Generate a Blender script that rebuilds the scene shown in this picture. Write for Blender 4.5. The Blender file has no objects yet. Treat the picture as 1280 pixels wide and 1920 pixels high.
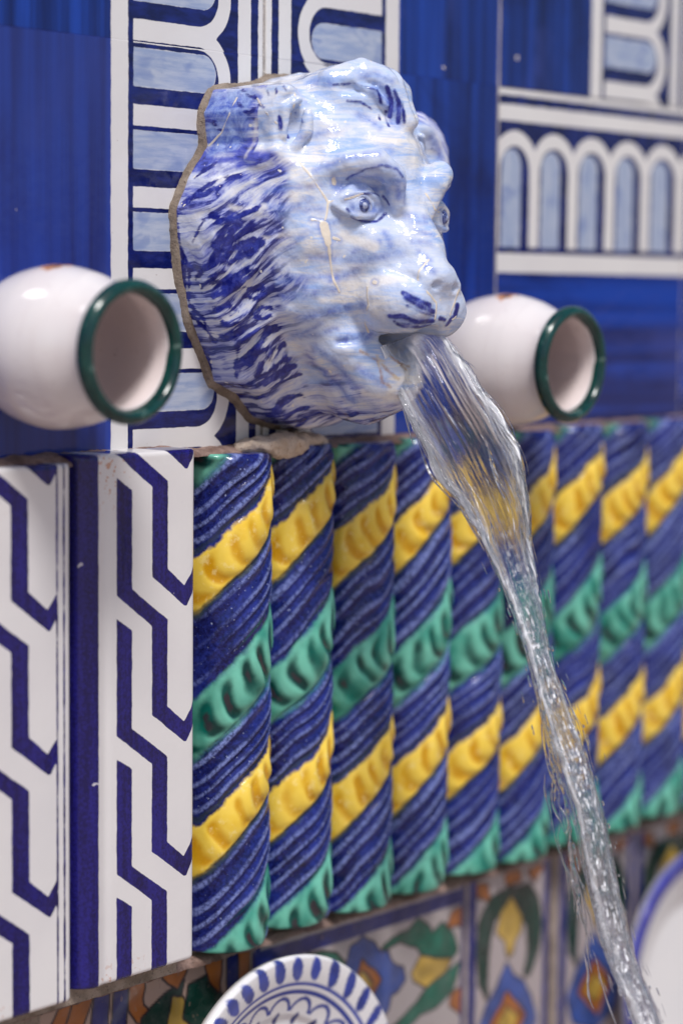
import bpy, math, random
import numpy as np
from mathutils import Matrix, Vector

# ------------------------------------------------------------------ camera
S = bpy.context.scene
COL = S.collection
YAW, PITCH, ROLL = math.radians(49.243), math.radians(-5.549), math.radians(0.555)
fw = Vector((math.sin(YAW) * math.cos(PITCH), math.cos(YAW) * math.cos(PITCH), math.sin(PITCH)))
rt = Vector((math.cos(YAW), -math.sin(YAW), 0))
up = rt.cross(fw)
r2 = rt * math.cos(ROLL) + up * math.sin(ROLL)
u2 = up * math.cos(ROLL) - rt * math.sin(ROLL)
cam = bpy.data.cameras.new('camera')
cam_o = bpy.data.objects.new('camera', cam)
COL.objects.link(cam_o)
M = Matrix((r2, u2, -fw)).transposed().to_4x4()
M.translation = Vector((-.6311, -.6118, .0625))
cam_o.matrix_world = M
cam.sensor_width = 36
cam.sensor_fit = 'AUTO'
cam.lens = 4286 / 1920 * 36
cam.clip_start, cam.clip_end = .02, 200
cam.dof.use_dof = True
cam.dof.focus_distance = .866
cam.dof.aperture_fstop = 4.1
cam.dof.aperture_blades = 8
S.camera = cam_o

# ------------------------------------------------------------------ sky and sun
W = bpy.data.worlds.new('World')
S.world = W
W.use_nodes = True
wn = W.node_tree
bg = wn.nodes['Background']
sky = wn.nodes.new('ShaderNodeTexSky')
sky.sky_type = 'NISHITA'
sky.sun_disc = False
SUN_DIR = Vector((-.289, -.445, .853)).normalized()
sky.sun_elevation = math.asin(SUN_DIR.z)
sky.sun_rotation = math.atan2(SUN_DIR.x, SUN_DIR.y)
sky.air_density, sky.dust_density, sky.ozone_density = 1.0, 2.5, 1.0
wn.links.new(sky.outputs[0], bg.inputs[0])
bg.inputs[1].default_value = .054
sl = bpy.data.lights.new('sun', 'SUN')
sl.energy = 1.5
sl.angle = math.radians(14)
sl.color = (1, .975, .955)
so = bpy.data.objects.new('sun', sl)
COL.objects.link(so)
so.location = SUN_DIR * 5
so.rotation_euler = SUN_DIR.to_track_quat('Z', 'Y').to_euler()
S.view_settings.view_transform = 'Standard'
S.view_settings.look = 'None'
S.view_settings.exposure = .95
S.view_settings.gamma = 1
S.cycles.max_bounces = 24
S.cycles.transmission_bounces = 20
S.cycles.glossy_bounces = 5
S.cycles.sample_clamp_indirect = 6
S.cycles.use_denoising = True

rng = np.random.default_rng(7)
random.seed(7)

# ------------------------------------------------------------------ helpers
def tag(o, label=None, cat=None, group=None, kind=None):
    for k, v in (('label', label), ('category', cat), ('group', group), ('kind', kind)):
        if v: o[k] = v
    return o

def link(name, me, mat=None, parent=None, loc=None):
    o = bpy.data.objects.new(name, me)
    COL.objects.link(o)
    if mat is not None and me is not None and not me.materials: me.materials.append(mat)
    if parent is not None: o.parent = parent
    if loc is not None: o.location = loc
    return o

def mesh(name, v, f, attrs=None, smooth=True):
    v = np.asarray(v, np.float32); f = np.asarray(f, np.int32)
    me = bpy.data.meshes.new(name)
    k = f.shape[1]
    me.vertices.add(len(v)); me.vertices.foreach_set('co', v.ravel())
    me.loops.add(f.size); me.loops.foreach_set('vertex_index', f.ravel())
    me.polygons.add(len(f))
    me.polygons.foreach_set('loop_start', np.arange(0, f.size, k, dtype=np.int32))
    me.polygons.foreach_set('use_smooth', np.full(len(f), smooth))
    me.update(calc_edges=True)
    for n, a in (attrs or {}).items():
        a = np.asarray(a, np.float32)
        if a.ndim == 1:
            me.attributes.new(n, 'FLOAT', 'POINT').data.foreach_set('value', a)
        else:
            me.attributes.new(n, 'FLOAT_COLOR', 'POINT').data.foreach_set(
                'color', np.concatenate([a, np.ones((len(a), 1), np.float32)], 1).ravel())
    me.validate()
    return me

def hash3(i, j, k, s=0):
    n = (i * 73856093) ^ (j * 19349663) ^ (k * 83492791) ^ (s * 2654435)
    n = (n ^ (n >> 13)) * 1274126177
    n = n ^ (n >> 16)
    return (n & 0xffff) / 65535.0

def vnoise(x, y, z=0., s=0):
    x, y, z = np.broadcast_arrays(np.asarray(x, float), np.asarray(y, float), np.asarray(z, float))
    i, j, k = np.floor(x).astype(np.int64), np.floor(y).astype(np.int64), np.floor(z).astype(np.int64)
    a, b, c = x - i, y - j, z - k
    a, b, c = a*a*(3-2*a), b*b*(3-2*b), c*c*(3-2*c)
    r = 0
    for di, wa in ((0, 1-a), (1, a)):
        for dj, wb in ((0, 1-b), (1, b)):
            for dk, wc in ((0, 1-c), (1, c)):
                r = r + wa*wb*wc*hash3(i+di, j+dj, k+dk, s)
    return r

def smooth(a, b, x):
    t = np.clip((x - a) / (b - a), 0, 1)
    return t*t*(3-2*t)

def polysd(pts, x, z):
    """signed distance to a polygon, negative inside"""
    pts = np.asarray(pts, float)
    d = np.full(np.broadcast(x, z).shape, 1e9)
    ins = np.zeros(d.shape, bool)
    for a, b in zip(pts, np.roll(pts, -1, 0)):
        e = b - a; wx, wz = x - a[0], z - a[1]
        t = np.clip((wx*e[0] + wz*e[1]) / (e @ e), 0, 1)
        d = np.minimum(d, (wx - t*e[0])**2 + (wz - t*e[1])**2)
        if a[1] != b[1]:
            c = ((a[1] > z) != (b[1] > z)) & (x < (b[0]-a[0]) * (z - a[1]) / (b[1]-a[1]) + a[0])
            ins ^= c
    d = np.sqrt(d)
    return np.where(ins, -d, d)

# node helper -------------------------------------------------------
class NT:
    def __init__(s, name):
        s.m = bpy.data.materials.new(name); s.m.use_nodes = True
        s.t = s.m.node_tree; s.t.nodes.clear()
        s.out = s.t.nodes.new('ShaderNodeOutputMaterial')
    def put(s, sock, v):
        if v is None: return
        if isinstance(v, bpy.types.NodeSocket): s.t.links.new(v, sock)
        elif isinstance(v, (tuple, list)):
            sock.default_value = tuple(v) + (1,) if len(v) == 3 and sock.type == 'RGBA' else tuple(v)
        else: sock.default_value = v
    def math(s, op, a, b=0., c=None, clamp=False):
        n = s.t.nodes.new('ShaderNodeMath'); n.operation = op; n.use_clamp = clamp
        s.put(n.inputs[0], a); s.put(n.inputs[1], b)
        if c is not None: s.put(n.inputs[2], c)
        return n.outputs[0]
    def attr(s, name, vec=False):
        n = s.t.nodes.new('ShaderNodeAttribute'); n.attribute_name = name
        return n.outputs['Color' if vec else 'Fac']
    def obj(s):
        return s.t.nodes.new('ShaderNodeTexCoord').outputs['Object']
    def rand(s):
        return s.t.nodes.new('ShaderNodeObjectInfo').outputs['Random']
    def scaled(s, vec, sc, off=None):
        n = s.t.nodes.new('ShaderNodeMapping'); n.inputs['Scale'].default_value = sc
        s.t.links.new(vec, n.inputs['Vector'])
        if off is not None: s.t.links.new(off, n.inputs['Location'])
        return n.outputs[0]
    def noise(s, vec, scale=1., detail=3., rough=.5, dist=0.):
        n = s.t.nodes.new('ShaderNodeTexNoise'); s.put(n.inputs['Vector'], vec)
        n.inputs['Scale'].default_value = scale; n.inputs['Detail'].default_value = detail
        n.inputs['Roughness'].default_value = rough; n.inputs['Distortion'].default_value = dist
        return n.outputs['Fac']
    def step(s, x, lo, hi, a=0., b=1.):
        n = s.t.nodes.new('ShaderNodeMapRange'); n.interpolation_type = 'SMOOTHSTEP'
        s.put(n.inputs[0], x)
        for i, v in enumerate((lo, hi, a, b)): s.put(n.inputs[i+1], v)
        return n.outputs[0]
    def mix(s, f, a, b):
        n = s.t.nodes.new('ShaderNodeMix'); n.data_type = 'RGBA'
        s.put(n.inputs[0], f); s.put(n.inputs[6], a); s.put(n.inputs[7], b)
        return n.outputs[2]
    def bump(s, h, strength=.2, dist=.001, normal=None):
        n = s.t.nodes.new('ShaderNodeBump'); s.put(n.inputs['Strength'], strength)
        n.inputs['Distance'].default_value = dist; s.put(n.inputs['Height'], h)
        if normal is not None: s.put(n.inputs['Normal'], normal)
        return n.outputs[0]
    def bsdf(s, color, rough=.1, normal=None, **kw):
        n = s.t.nodes.new('ShaderNodeBsdfPrincipled')
        s.put(n.inputs['Base Color'], color); s.put(n.inputs['Roughness'], rough)
        s.put(n.inputs['Normal'], normal)
        for k, v in kw.items(): s.put(n.inputs[k.replace('_', ' ')], v)
        s.t.links.new(n.outputs[0], s.out.inputs['Surface'])
        return n

WHITE = (.73, .715, .705)
COBALT = (.010, .012, .105)
PALE = (.34, .43, .62)

def glaze_bump(n, scale=260, strength=.12):
    c = n.obj()
    return n.bump(n.math('ADD', n.noise(c, scale, 2), n.math('MULTIPLY', n.noise(c, scale*.2, 1), 2.)), strength, .0006)

# ------------------------------------------------------------------ materials
def mat_painted_tile():
    n = NT('painted_azulejo'); c = n.obj(); rnd = n.rand()
    off = n.t.nodes.new('ShaderNodeCombineXYZ')
    n.put(off.inputs[0], n.math('MULTIPLY', rnd, 7.)); n.put(off.inputs[2], n.math('MULTIPLY', rnd, 13.))
    wob = n.math('MULTIPLY', n.math('SUBTRACT', n.noise(n.scaled(c, (1, 1, 1), off.outputs[0]), 190, 3, .6), .5), .9)
    dk = n.step(n.math('ADD', n.attr('dark'), wob), .16, -.16)
    pn = n.step(n.math('ADD', n.attr('panel'), wob), .2, -.2)
    wa = n.step(n.math('ADD', n.attr('wash'), n.math('MULTIPLY', wob, 1.3)), .5, -.5)
    # wash: brushed along u, with pooled darker patches
    wv = n.noise(n.scaled(c, (60, 60, 420), off.outputs[0]), 1., 4, .6)
    wp = n.noise(n.scaled(c, (70, 70, 110), off.outputs[0]), 1., 2, .5, .8)
    wcol = n.mix(n.step(wv, .3, .7), (.45, .50, .61), (.29, .36, .54))
    wcol = n.mix(n.math('MULTIPLY', n.step(wp, .52, .72), .65), wcol, (.17, .24, .47))
    # panel: long vertical brush streaks
    st = n.noise(n.scaled(c, (150, 150, 4), off.outputs[0]), 1., 4, .62)
    st2 = n.noise(n.scaled(c, (38, 38, 1.6), off.outputs[0]), 1., 3, .55)
    st = n.math('ADD', n.math('MULTIPLY', st, .45), n.math('MULTIPLY', st2, .55))
    pcol = n.mix(n.step(st, .36, .64), (.002, .008, .080), (.010, .052, .36))
    cl = n.noise(n.scaled(c, (14, 14, 9), off.outputs[0]), 1., 4, .6, .6)
    pcol = n.mix(n.step(cl, .50, .72, 0., .75), pcol, (.030, .050, .26))
    pcol = n.mix(n.step(cl, .48, .28, 0., .7), pcol, (.002, .004, .055))
    pcol = n.mix(n.step(n.math('FRACT', n.math('MULTIPLY', rnd, 37.)), .55, .95, 0., .45), pcol, (.040, .045, .21))
    dv = n.noise(n.scaled(c, (90, 90, 300), off.outputs[0]), 1., 4, .6)
    dcol = n.mix(n.step(dv, .3, .75), (.003, .006, .060), (.010, .020, .17))
    white = n.mix(n.step(n.noise(c, 14, 3), .35, .7), WHITE, (.69, .67, .67))
    speck = n.step(n.noise(n.scaled(c, (1, 1, 1), off.outputs[0]), 420, 2, .5), .735, .76)
    white = n.mix(n.math('MULTIPLY', speck, .5), white, (.42, .36, .34))
    col = n.mix(wa, white, wcol)
    col = n.mix(dk, col, dcol)
    col = n.mix(pn, col, pcol)
    # small chips where the glaze is gone
    chip = n.step(n.noise(n.scaled(c, (1, 1, 1), off.outputs[0]), 150, 1, .4), .80, .81)
    col = n.mix(chip, col, (.62, .56, .52))
    n.bsdf(col, n.math('ADD', .09, n.math('MULTIPLY', chip, .5)), glaze_bump(n, 200, .14), Specular_IOR_Level=.42)
    return n.m

def mat_border():
    n = NT('lattice_glaze'); c = n.obj(); rnd = n.rand()
    off = n.t.nodes.new('ShaderNodeCombineXYZ')
    n.put(off.inputs[2], n.math('MULTIPLY', rnd, 5.))
    cc = n.scaled(c, (1, 1, 1), off.outputs[0])
    wob = n.math('MULTIPLY', n.math('SUBTRACT', n.noise(cc, 150, 4, .65), .5), 1.0)
    dk = n.step(n.math('ADD', n.attr('dark'), wob), .12, -.12)
    g = n.noise(c, 900, 3, .6)
    v = n.noise(n.scaled(c, (240, 240, 14), off.outputs[0]), 1., 3, .6)
    dcol = n.mix(n.step(n.math('ADD', n.math('MULTIPLY', g, .5), n.math('MULTIPLY', v, .5)), .38, .66),
                 (.005, .003, .065), (.015, .012, .19))
    white = n.mix(n.step(n.noise(cc, 22, 3), .35, .7), (.73, .71, .705), (.68, .66, .665))
    sp = n.math('MULTIPLY', n.step(n.noise(cc, 520, 2, .5), .60, .66), n.attr('rust'))
    white = n.mix(n.math('MULTIPLY', sp, .8), white, (.52, .24, .13))
    fleck = n.step(n.noise(cc, 240, 1.5, .5), .775, .79)
    col = n.mix(dk, white, dcol)
    col = n.mix(fleck, col, (.55, .52, .58))
    n.bsdf(col, .07, glaze_bump(n, 420, .10))
    return n.m

def mat_rope():
    n = NT('twisted_rope_glaze'); c = n.obj(); rnd = n.rand()
    off = n.t.nodes.new('ShaderNodeCombineXYZ')
    n.put(off.inputs[2], n.math('MULTIPLY', rnd, 9.)); n.put(off.inputs[0], n.math('MULTIPLY', rnd, 3.))
    cc = n.scaled(c, (1, 1, 1), off.outputs[0])
    wob = n.math('MULTIPLY', n.math('SUBTRACT', n.noise(cc, 130, 3, .6), .5), .05)
    ph = n.math('FRACT', n.math('ADD', n.attr('phase'), wob))
    # 0 .2 yellow, .2 .5 blue, .5 .7 green, .7 1 blue
    e = .008
    yel = n.math('MULTIPLY', n.step(ph, .0, e*2), n.step(ph, .200+e, .200-e))
    grn = n.math('MULTIPLY', n.step(ph, .518-e*2, .518+e*2), n.step(ph, .755+e*3, .755-e*3))
    gr = n.noise(cc, 620, 3, .7)
    th = n.attr('thread')
    bl = n.math('ADD', n.math('MULTIPLY', gr, .55), n.math('MULTIPLY', n.noise(cc, 60, 3), .45))
    bcol = n.mix(n.step(bl, .36, .66), (.003, .004, .050), (.018, .030, .23))
    bcol = n.mix(n.math('MULTIPLY', n.step(th, .5, 1.), n.step(gr, .38, .60, .25, .95)), bcol, (.20, .25, .55))  # thread ridges lightened: sky highlights put into the colour
    fk = n.step(n.noise(cc, 800, 1, .5), .72, .78)
    bcol = n.mix(n.math('MULTIPLY', fk, .7), bcol, (.33, .38, .60))
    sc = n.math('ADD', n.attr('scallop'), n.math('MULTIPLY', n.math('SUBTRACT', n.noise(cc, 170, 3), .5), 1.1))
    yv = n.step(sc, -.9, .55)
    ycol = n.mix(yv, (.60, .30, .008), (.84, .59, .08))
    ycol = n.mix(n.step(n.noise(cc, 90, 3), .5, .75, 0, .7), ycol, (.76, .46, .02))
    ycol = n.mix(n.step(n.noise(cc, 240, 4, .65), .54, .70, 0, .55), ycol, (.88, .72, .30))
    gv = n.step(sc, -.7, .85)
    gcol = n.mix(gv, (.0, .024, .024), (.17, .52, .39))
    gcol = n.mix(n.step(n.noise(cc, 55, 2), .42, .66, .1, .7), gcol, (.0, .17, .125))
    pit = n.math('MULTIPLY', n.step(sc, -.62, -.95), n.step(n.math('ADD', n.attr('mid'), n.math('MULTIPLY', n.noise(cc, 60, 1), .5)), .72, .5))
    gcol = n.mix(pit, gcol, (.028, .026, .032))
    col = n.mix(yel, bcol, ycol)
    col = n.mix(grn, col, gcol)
    # dark olive seam where yellow meets blue
    seam = n.math('MULTIPLY', n.step(n.math('ABSOLUTE', n.math('SUBTRACT', ph, .200)), .022, .006), .75)
    seam2 = n.math('MULTIPLY', n.step(n.math('ABSOLUTE', n.math('SUBTRACT', ph, .985)), .02, .006), .55)
    col = n.mix(n.math('MAXIMUM', seam, seam2), col, (.035, .055, .06))
    h = n.math('ADD', n.noise(c, 500, 3, .6), n.math('MULTIPLY', n.noise(c, 130, 2), 2.))
    n.bsdf(col, n.step(gr, .3, .7, .08, .20), n.bump(h, .15, .0006), Specular_IOR_Level=.38)
    return n.m

def mat_vcol(name, rough=.12, bump=.12, speck=0.):
    n = NT(name); c = n.obj()
    col = n.attr('paint', True)
    v = n.noise(c, 90, 4, .6)
    col = n.mix(n.step(v, .35, .75, 0., .10), col, (.40, .37, .38))
    if speck:
        col = n.mix(n.step(n.noise(c, 300, 2), .66, .72, 0, speck), col, (.25, .16, .12))
    n.bsdf(col, rough, glaze_bump(n, 220, bump))
    return n.m

def mat_mortar(name='mortar', a=(.20, .155, .115), b=(.36, .29, .235), d=(.09, .065, .05)):
    n = NT(name); c = n.obj()
    g = n.noise(c, 900, 4, .75); l = n.noise(c, 110, 4, .65)
    col = n.mix(n.step(l, .35, .65), a, b)
    col = n.mix(n.step(g, .56, .68), col, d)
    n.bsdf(col, .9, n.bump(n.math('ADD', g, n.math('MULTIPLY', l, 2)), .7, .0012))
    return n.m

def mat_plain(name, col, rough=.1, bump=.1, var=.12, scale=60):
    n = NT(name); c = n.obj()
    v = n.noise(c, scale, 3)
    k = n.mix(n.step(v, .35, .7), col, tuple(x*(1-var) for x in col))
    n.bsdf(k, rough, glaze_bump(n, 150, bump))
    return n.m

MT_TILE, MT_BORDER, MT_ROPE, MT_MORTAR = mat_painted_tile(), mat_border(), mat_rope(), mat_mortar()

# ------------------------------------------------------------------ ground
def ground():
    me = mesh('ground', [(-60, -60, 0), (60, -60, 0), (60, 60, 0), (-60, 60, 0)], [(0, 1, 2, 3)], smooth=False)
    n = NT('worn_pavement'); c = n.obj()
    col = n.mix(n.step(n.noise(c, 3, 5), .3, .7), (.34, .25, .21), (.42, .33, .28))
    n.bsdf(col, .8, n.bump(n.noise(c, 40, 4), .3, .01))
    tag(link('ground', me, n.m, loc=(0, 0, -.9)), kind='structure')
ground()

# ------------------------------------------------------------------ wall and its tiles (mm helpers)
def box_mesh(name, x0, x1, y0, y1, z0, z1):
    v = [(x, y, z) for x in (x0, x1) for y in (y0, y1) for z in (z0, z1)]
    f = [(0, 1, 3, 2), (4, 6, 7, 5), (0, 4, 5, 1), (2, 3, 7, 6), (0, 2, 6, 4), (1, 5, 7, 3)]
    return mesh(name, v, f, smooth=False)

wall = link('tiled_wall', box_mesh('wall_core', -.45, 1.0, .0078, .30, -.9, .62), MT_MORTAR)
tag(wall, 'patio wall faced with blue, white, yellow and green glazed tiles', 'wall')

def spaced(L, step, edge=1.4):
    e = np.array([0, .12, .35, .7, edge])
    n = max(2, int(round((L - 2*edge) / step)))
    return np.concatenate([e[:-1], np.linspace(edge, L-edge, n+1), (L - e[:-1])[::-1]])

def grid_tile(name, U, V, step, hfun, depth, attrs, edge=1.2):
    """glazed tile: local x = u, local z = -v, front towards -y; millimetres in, metres out"""
    us, vs = spaced(U, step), spaced(V, step)
    u, v = np.meshgrid(us, vs, indexing='ij')
    d = np.minimum(np.minimum(u, U-u), np.minimum(v, V-v))
    q = np.clip(1 - d/edge, 0, 1)
    h = hfun(u, v) - edge * (1 - np.sqrt(np.clip(1 - q*q, 0, 1)))
    nu, nv = u.shape
    P = np.stack([u, -h, -v], -1).reshape(-1, 3)
    idx = np.arange(nu*nv).reshape(nu, nv)
    F = [np.stack([idx[:-1, :-1], idx[:-1, 1:], idx[1:, 1:], idx[1:, :-1]], -1).reshape(-1, 4)]
    ring = np.concatenate([idx[:, 0], idx[-1, 1:], idx[-2::-1, -1], idx[0, -2:0:-1]])
    B = P[ring].copy(); B[:, 1] = depth
    rb = np.arange(len(ring)) + len(P)
    F.append(np.stack([ring, np.roll(ring, -1), np.roll(rb, -1), rb], -1))
    A = {}
    for k, fn in attrs.items():
        a = fn(u, v); a = a.reshape(len(P), -1)
        a = np.concatenate([a, a[ring]], 0)
        A[k] = a[:, 0] if a.shape[1] == 1 else a
    return mesh(name, np.concatenate([P, B]) / 1000, np.concatenate(F), A)

# --- large painted tiles, 151.5 mm square on a 153 mm pitch
TS, TV = 150.6, 152.0
def tile_fields(u, v):
    u0 = 114.5
    vc0 = 11.6
    inter = np.full(u.shape, 1e9); light = inter.copy(); outer = inter.copy()
    for k in range(-1, 6):
        vc = vc0 + 30.2*k
        du = np.maximum(u - u0, 0)
        inter = np.minimum(inter, np.hypot(du, v - vc) - 11.2)
        outer = np.minimum(outer, np.hypot(du, v - vc) - 17.9)
        dl = np.maximum(u - u0 - 2.5, 0)
        light = np.minimum(light, np.hypot(dl, v - (vc - 2.4)) - 7.2)
    base = 80.4 - u
    inter = np.maximum(inter, base); light = np.maximum(light, base - .6)
    sp = np.maximum(np.maximum(-outer, u0 - u), u - 136.6)
    line = np.abs(u - 79.2) - 1.3
    line2 = np.abs(u - 145.9) - 2.1
    dark = np.minimum(np.minimum(np.maximum(inter, -light), sp), np.minimum(line, line2))
    return dark, light
UP = grid_tile('painted_tile_mesh', TS, TV, .72,
               lambda u, v: 6 + .25*(vnoise(u/40, v/40)-.5), 6.5,
               {'dark': lambda u, v: tile_fields(u, v)[0], 'wash': lambda u, v: tile_fields(u, v)[1],
                'panel': lambda u, v: u - 69.2}, edge=.06)
def place_tile(x, z, rot):
    """x, z: lower-left corner (mm) of the cell; rot: quarter turns, counter-clockwise seen from the front"""
    o = link('painted_tile', UP, MT_TILE, wall)
    j = lambda s: random.uniform(-s, s)
    cx, cz = x + 76.5, z + 75.7
    a = math.radians(90*rot + j(.03))
    # local corner (u=0,v=0) relative to the centre
    lx, lz = -TS/2, TV/2
    px = cx + lx*math.cos(a) - lz*math.sin(a)
    pz = cz + lx*math.sin(a) + lz*math.cos(a)
    o.location = (px/1000, .0124, pz/1000)
    o.rotation_euler = (0, -a, 0)
for ci, x in enumerate((-268.5, -115.5, 37.5, 190.5, 343.5, 496.5)):
    for ri, z in enumerate((1.4, 153.4, 305.4)):
        rot = [2, 0, 2, 0, 2, 0][ci]
        if ci >= 3 and ri == 0: rot = 1
        place_tile(x, z, rot)

def grout(x, z0, z1):
    n = 160; z = np.linspace(z0, z1, n); prof = np.array([(-1.6, 7.2), (-1.0, 6.75), (0, 6.95), (1.0, 6.7), (1.6, 7.2)])
    V = np.stack([np.stack([x + p[0] + .25*(vnoise(z/2, k, 0, 3)-.5), p[1] + .35*(vnoise(z/1.4, k*2, 0, 4)-.5), z], 1) for k, p in enumerate(prof)], 1).reshape(-1, 3)
    idx = np.arange(n*5).reshape(n, 5)
    F = np.stack([idx[:-1, :-1], idx[:-1, 1:], idx[1:, 1:], idx[1:, :-1]], -1).reshape(-1, 4)
    link('grout_line', mesh('grout_line', V/1000, F), MT_GROUT, wall)
MT_GROUT = mat_mortar('grey_grout', (.40, .36, .33), (.56, .51, .47), (.26, .22, .19))
for x in (-116, 37, 190, 343): grout(x, 1.4, 430)

# --- lattice border tiles on the left, 63.5 x 199
BW, BH = 59.4, 196.0
LAT = [(21.6, 8), (30, 13.5), (30, 50), (48.4, 63), (48.4, 95.8), (56.8, 102.6), (60.2, 98.5), (64.5, 91.5), (64.5, 101), (61.2, 107),
       (58.4, 111), (57, 111), (39.7, 98.4), (39.7, 65), (21.6, 52)]
def border_h(u, v):
    l, r = np.clip(1 - u/8.5, 0, 1), np.clip(1 - (BW-u)/3.6, 0, 1)
    h = 17.0 - 6.0*(1 - np.sqrt(np.clip(1 - l*l, 0, 1))) - 3.6*(1 - np.sqrt(np.clip(1 - r*r, 0, 1)))
    return h + .9*np.exp(-((u-6.5)/3.2)**2) - .35*np.exp(-((u-12)/2.5)**2) + .15*vnoise(u/30, v/30)
def border_dark(u, v, shift, lines):
    d = u - 7.9
    for k in range(-2, 4):
        d = np.minimum(d, np.maximum(polysd([(a - shift, b + k*51.8) for a, b in LAT], u, v), u - lines[0] - .2) + .3)
    for l in lines: d = np.minimum(d, np.abs(u - l) - .45)
    return d
def border_mesh(shift, lines):
    return grid_tile('border_tile_mesh', BW, BH, .55, border_h, 6.5,
                     {'dark': lambda u, v: border_dark(u, v, shift, lines),
                      'rust': lambda u, v: np.maximum(smooth(26, 8, v)*smooth(6, 9, u)*smooth(30, 16, u), .8*smooth(184, 195, v)*smooth(6, 9, u)*smooth(40, 24, u))}, edge=1.6)
BO1, BO2 = border_mesh(9.9, (51.6, 54.9)), border_mesh(4.4, (62.0,))
for i, (x, me) in enumerate(((-201.2, BO1), (-138.9, BO1), (-76.4, BO2))):
    o = link('border_tile', me, MT_BORDER, wall)
    o.location = (x/1000, .0060 + (.0006 if i % 2 else 0), (.4, .2, 2.6)[i]/1000)

# --- rope tiles, 38 x 199
RW, RH = 36.9, 196.5
def rope_mesh(seed):
    T, A = 108., np.random.default_rng(seed+40).uniform(12.2, 14.8)
    us = np.sin(np.linspace(-1.22, 1.22, 64)) / math.sin(1.22)
    th1 = np.linspace(-1.22, 1.22, 64)
    vs = np.linspace(0, RH, 340)
    th, v = np.meshgrid(th1, vs, indexing='ij')
    rs = np.random.default_rng(seed)
    z0 = 18.6 + rs.uniform(-2.5, 2.5)
    warp = 3.4*(vnoise(th*1.2+seed*9, v/38, seed) - .5)
    s = v + .00013*v*v + A*th + 2.4*th**3 + warp   # constant along a strand
    ph = (s - z0) / T                        # yellow, blue, green, blue
    ph = ph + (.008 if seed == 1 else rs.uniform(.004, .03))*th*np.sin(2*np.pi*(ph - .107))
    f = ph % 1
    e1, e2, e3 = .200, .518, .755
    lo = np.select([f < e1, f < e2, f < e3], [0, e1, e2], e3)
    wd = np.select([f < e1, f < e2, f < e3], [e1, e2-e1, e3-e2], 1-e3)
    loc = (f - lo) / wd
    isb = ((f >= e1) & (f < e2)) | (f >= e3)
    strand = np.sqrt(np.clip(1 - (2*loc-1)**2, 0, 1))
    tw = vnoise(th*2+seed, v/30, seed+6)
    thread = (.5 - .5*np.cos((loc + .07*(tw-.5) + .035*np.sin(loc*9+seed))*2*np.pi*4.3))*(.6 + .6*vnoise(th*1.2, v/26, seed+9))
    along = 15*th - .25*v - 7.5*(loc-.42)**2*4*.5 + 3.2*(vnoise(th*2+seed, v/11, seed+5)-.5)
    amp_ = smooth(.02, .3, loc)*smooth(1.0, .8, loc)*(.45 + .8*vnoise(th*2, v/16+seed, seed+8))
    sc = np.sin(along*2*np.pi/(7.2 + .9*rs.uniform(-1, 1)))*amp_ + .5*(1-amp_)
    mid = np.abs(2*loc - 1)
    c = np.cos(th)
    h = -1.5 + 16.0*np.clip((c - .34)/.66, 0, 1)**.62
    endt = smooth(0, 5, np.minimum(v, RH - v))
    h += np.where(isb, 1.7*strand + 1.5*thread**.8*endt, 3.3*strand + .75*sc*endt) * (.35+.65*c)
    h += .5*(vnoise(th*2, v/14, seed+3) - .5)
    e = np.minimum(v, RH - v); h -= 2.0*(1-np.sqrt(np.clip(1-np.clip(1-e/2.0, 0, 1)**2, 0, 1)))
    u = RW/2 + RW/2 * np.broadcast_to(us[:, None], th.shape)
    u = u + .9*np.where(isb, .1, .9)*strand*np.sin(th)*smooth(.5, 1.1, np.abs(th))
    nu, nv = u.shape
    P = np.stack([u, -h, -v], -1).reshape(-1, 3)
    idx = np.arange(nu*nv).reshape(nu, nv)
    F = [np.stack([idx[:-1, :-1], idx[:-1, 1:], idx[1:, 1:], idx[1:, :-1]], -1).reshape(-1, 4)]
    ring = np.concatenate([idx[:, 0], idx[-1, 1:], idx[-2::-1, -1], idx[0, -2:0:-1]])
    B = P[ring].copy(); B[:, 1] = 2.6
    rb = np.arange(len(ring)) + len(P)
    F.append(np.stack([ring, np.roll(ring, -1), np.roll(rb, -1), rb], -1))
    g = lambda a: np.concatenate([a.reshape(-1), a.reshape(-1)[ring]])
    return mesh('rope_mesh', np.concatenate([P, B])/1000, np.concatenate(F),
                {'phase': g(ph), 'thread': g(np.where(isb, thread, 0)), 'scallop': g(sc), 'mid': g(mid)})
ROPES = [rope_mesh(s) for s in (1, 2, 3, 4, 5)]
for i in range(16):
    o = link('rope_tile', ROPES[(i*2) % 5], MT_ROPE, wall)
    x = -1.8 + 38*i + (1.0 if i >= 6 else 0) + random.uniform(-.4, .4)
    dz = [0, 1.6, .6, 1.2, 2.2, .8, 1.8, 1.4, 2.0][i % 9] - .9
    o.location = (x/1000, .0064 + random.uniform(-.0006, .0006), dz/1000)
    o.rotation_euler = (0, random.uniform(-.004, .004), 0)

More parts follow.
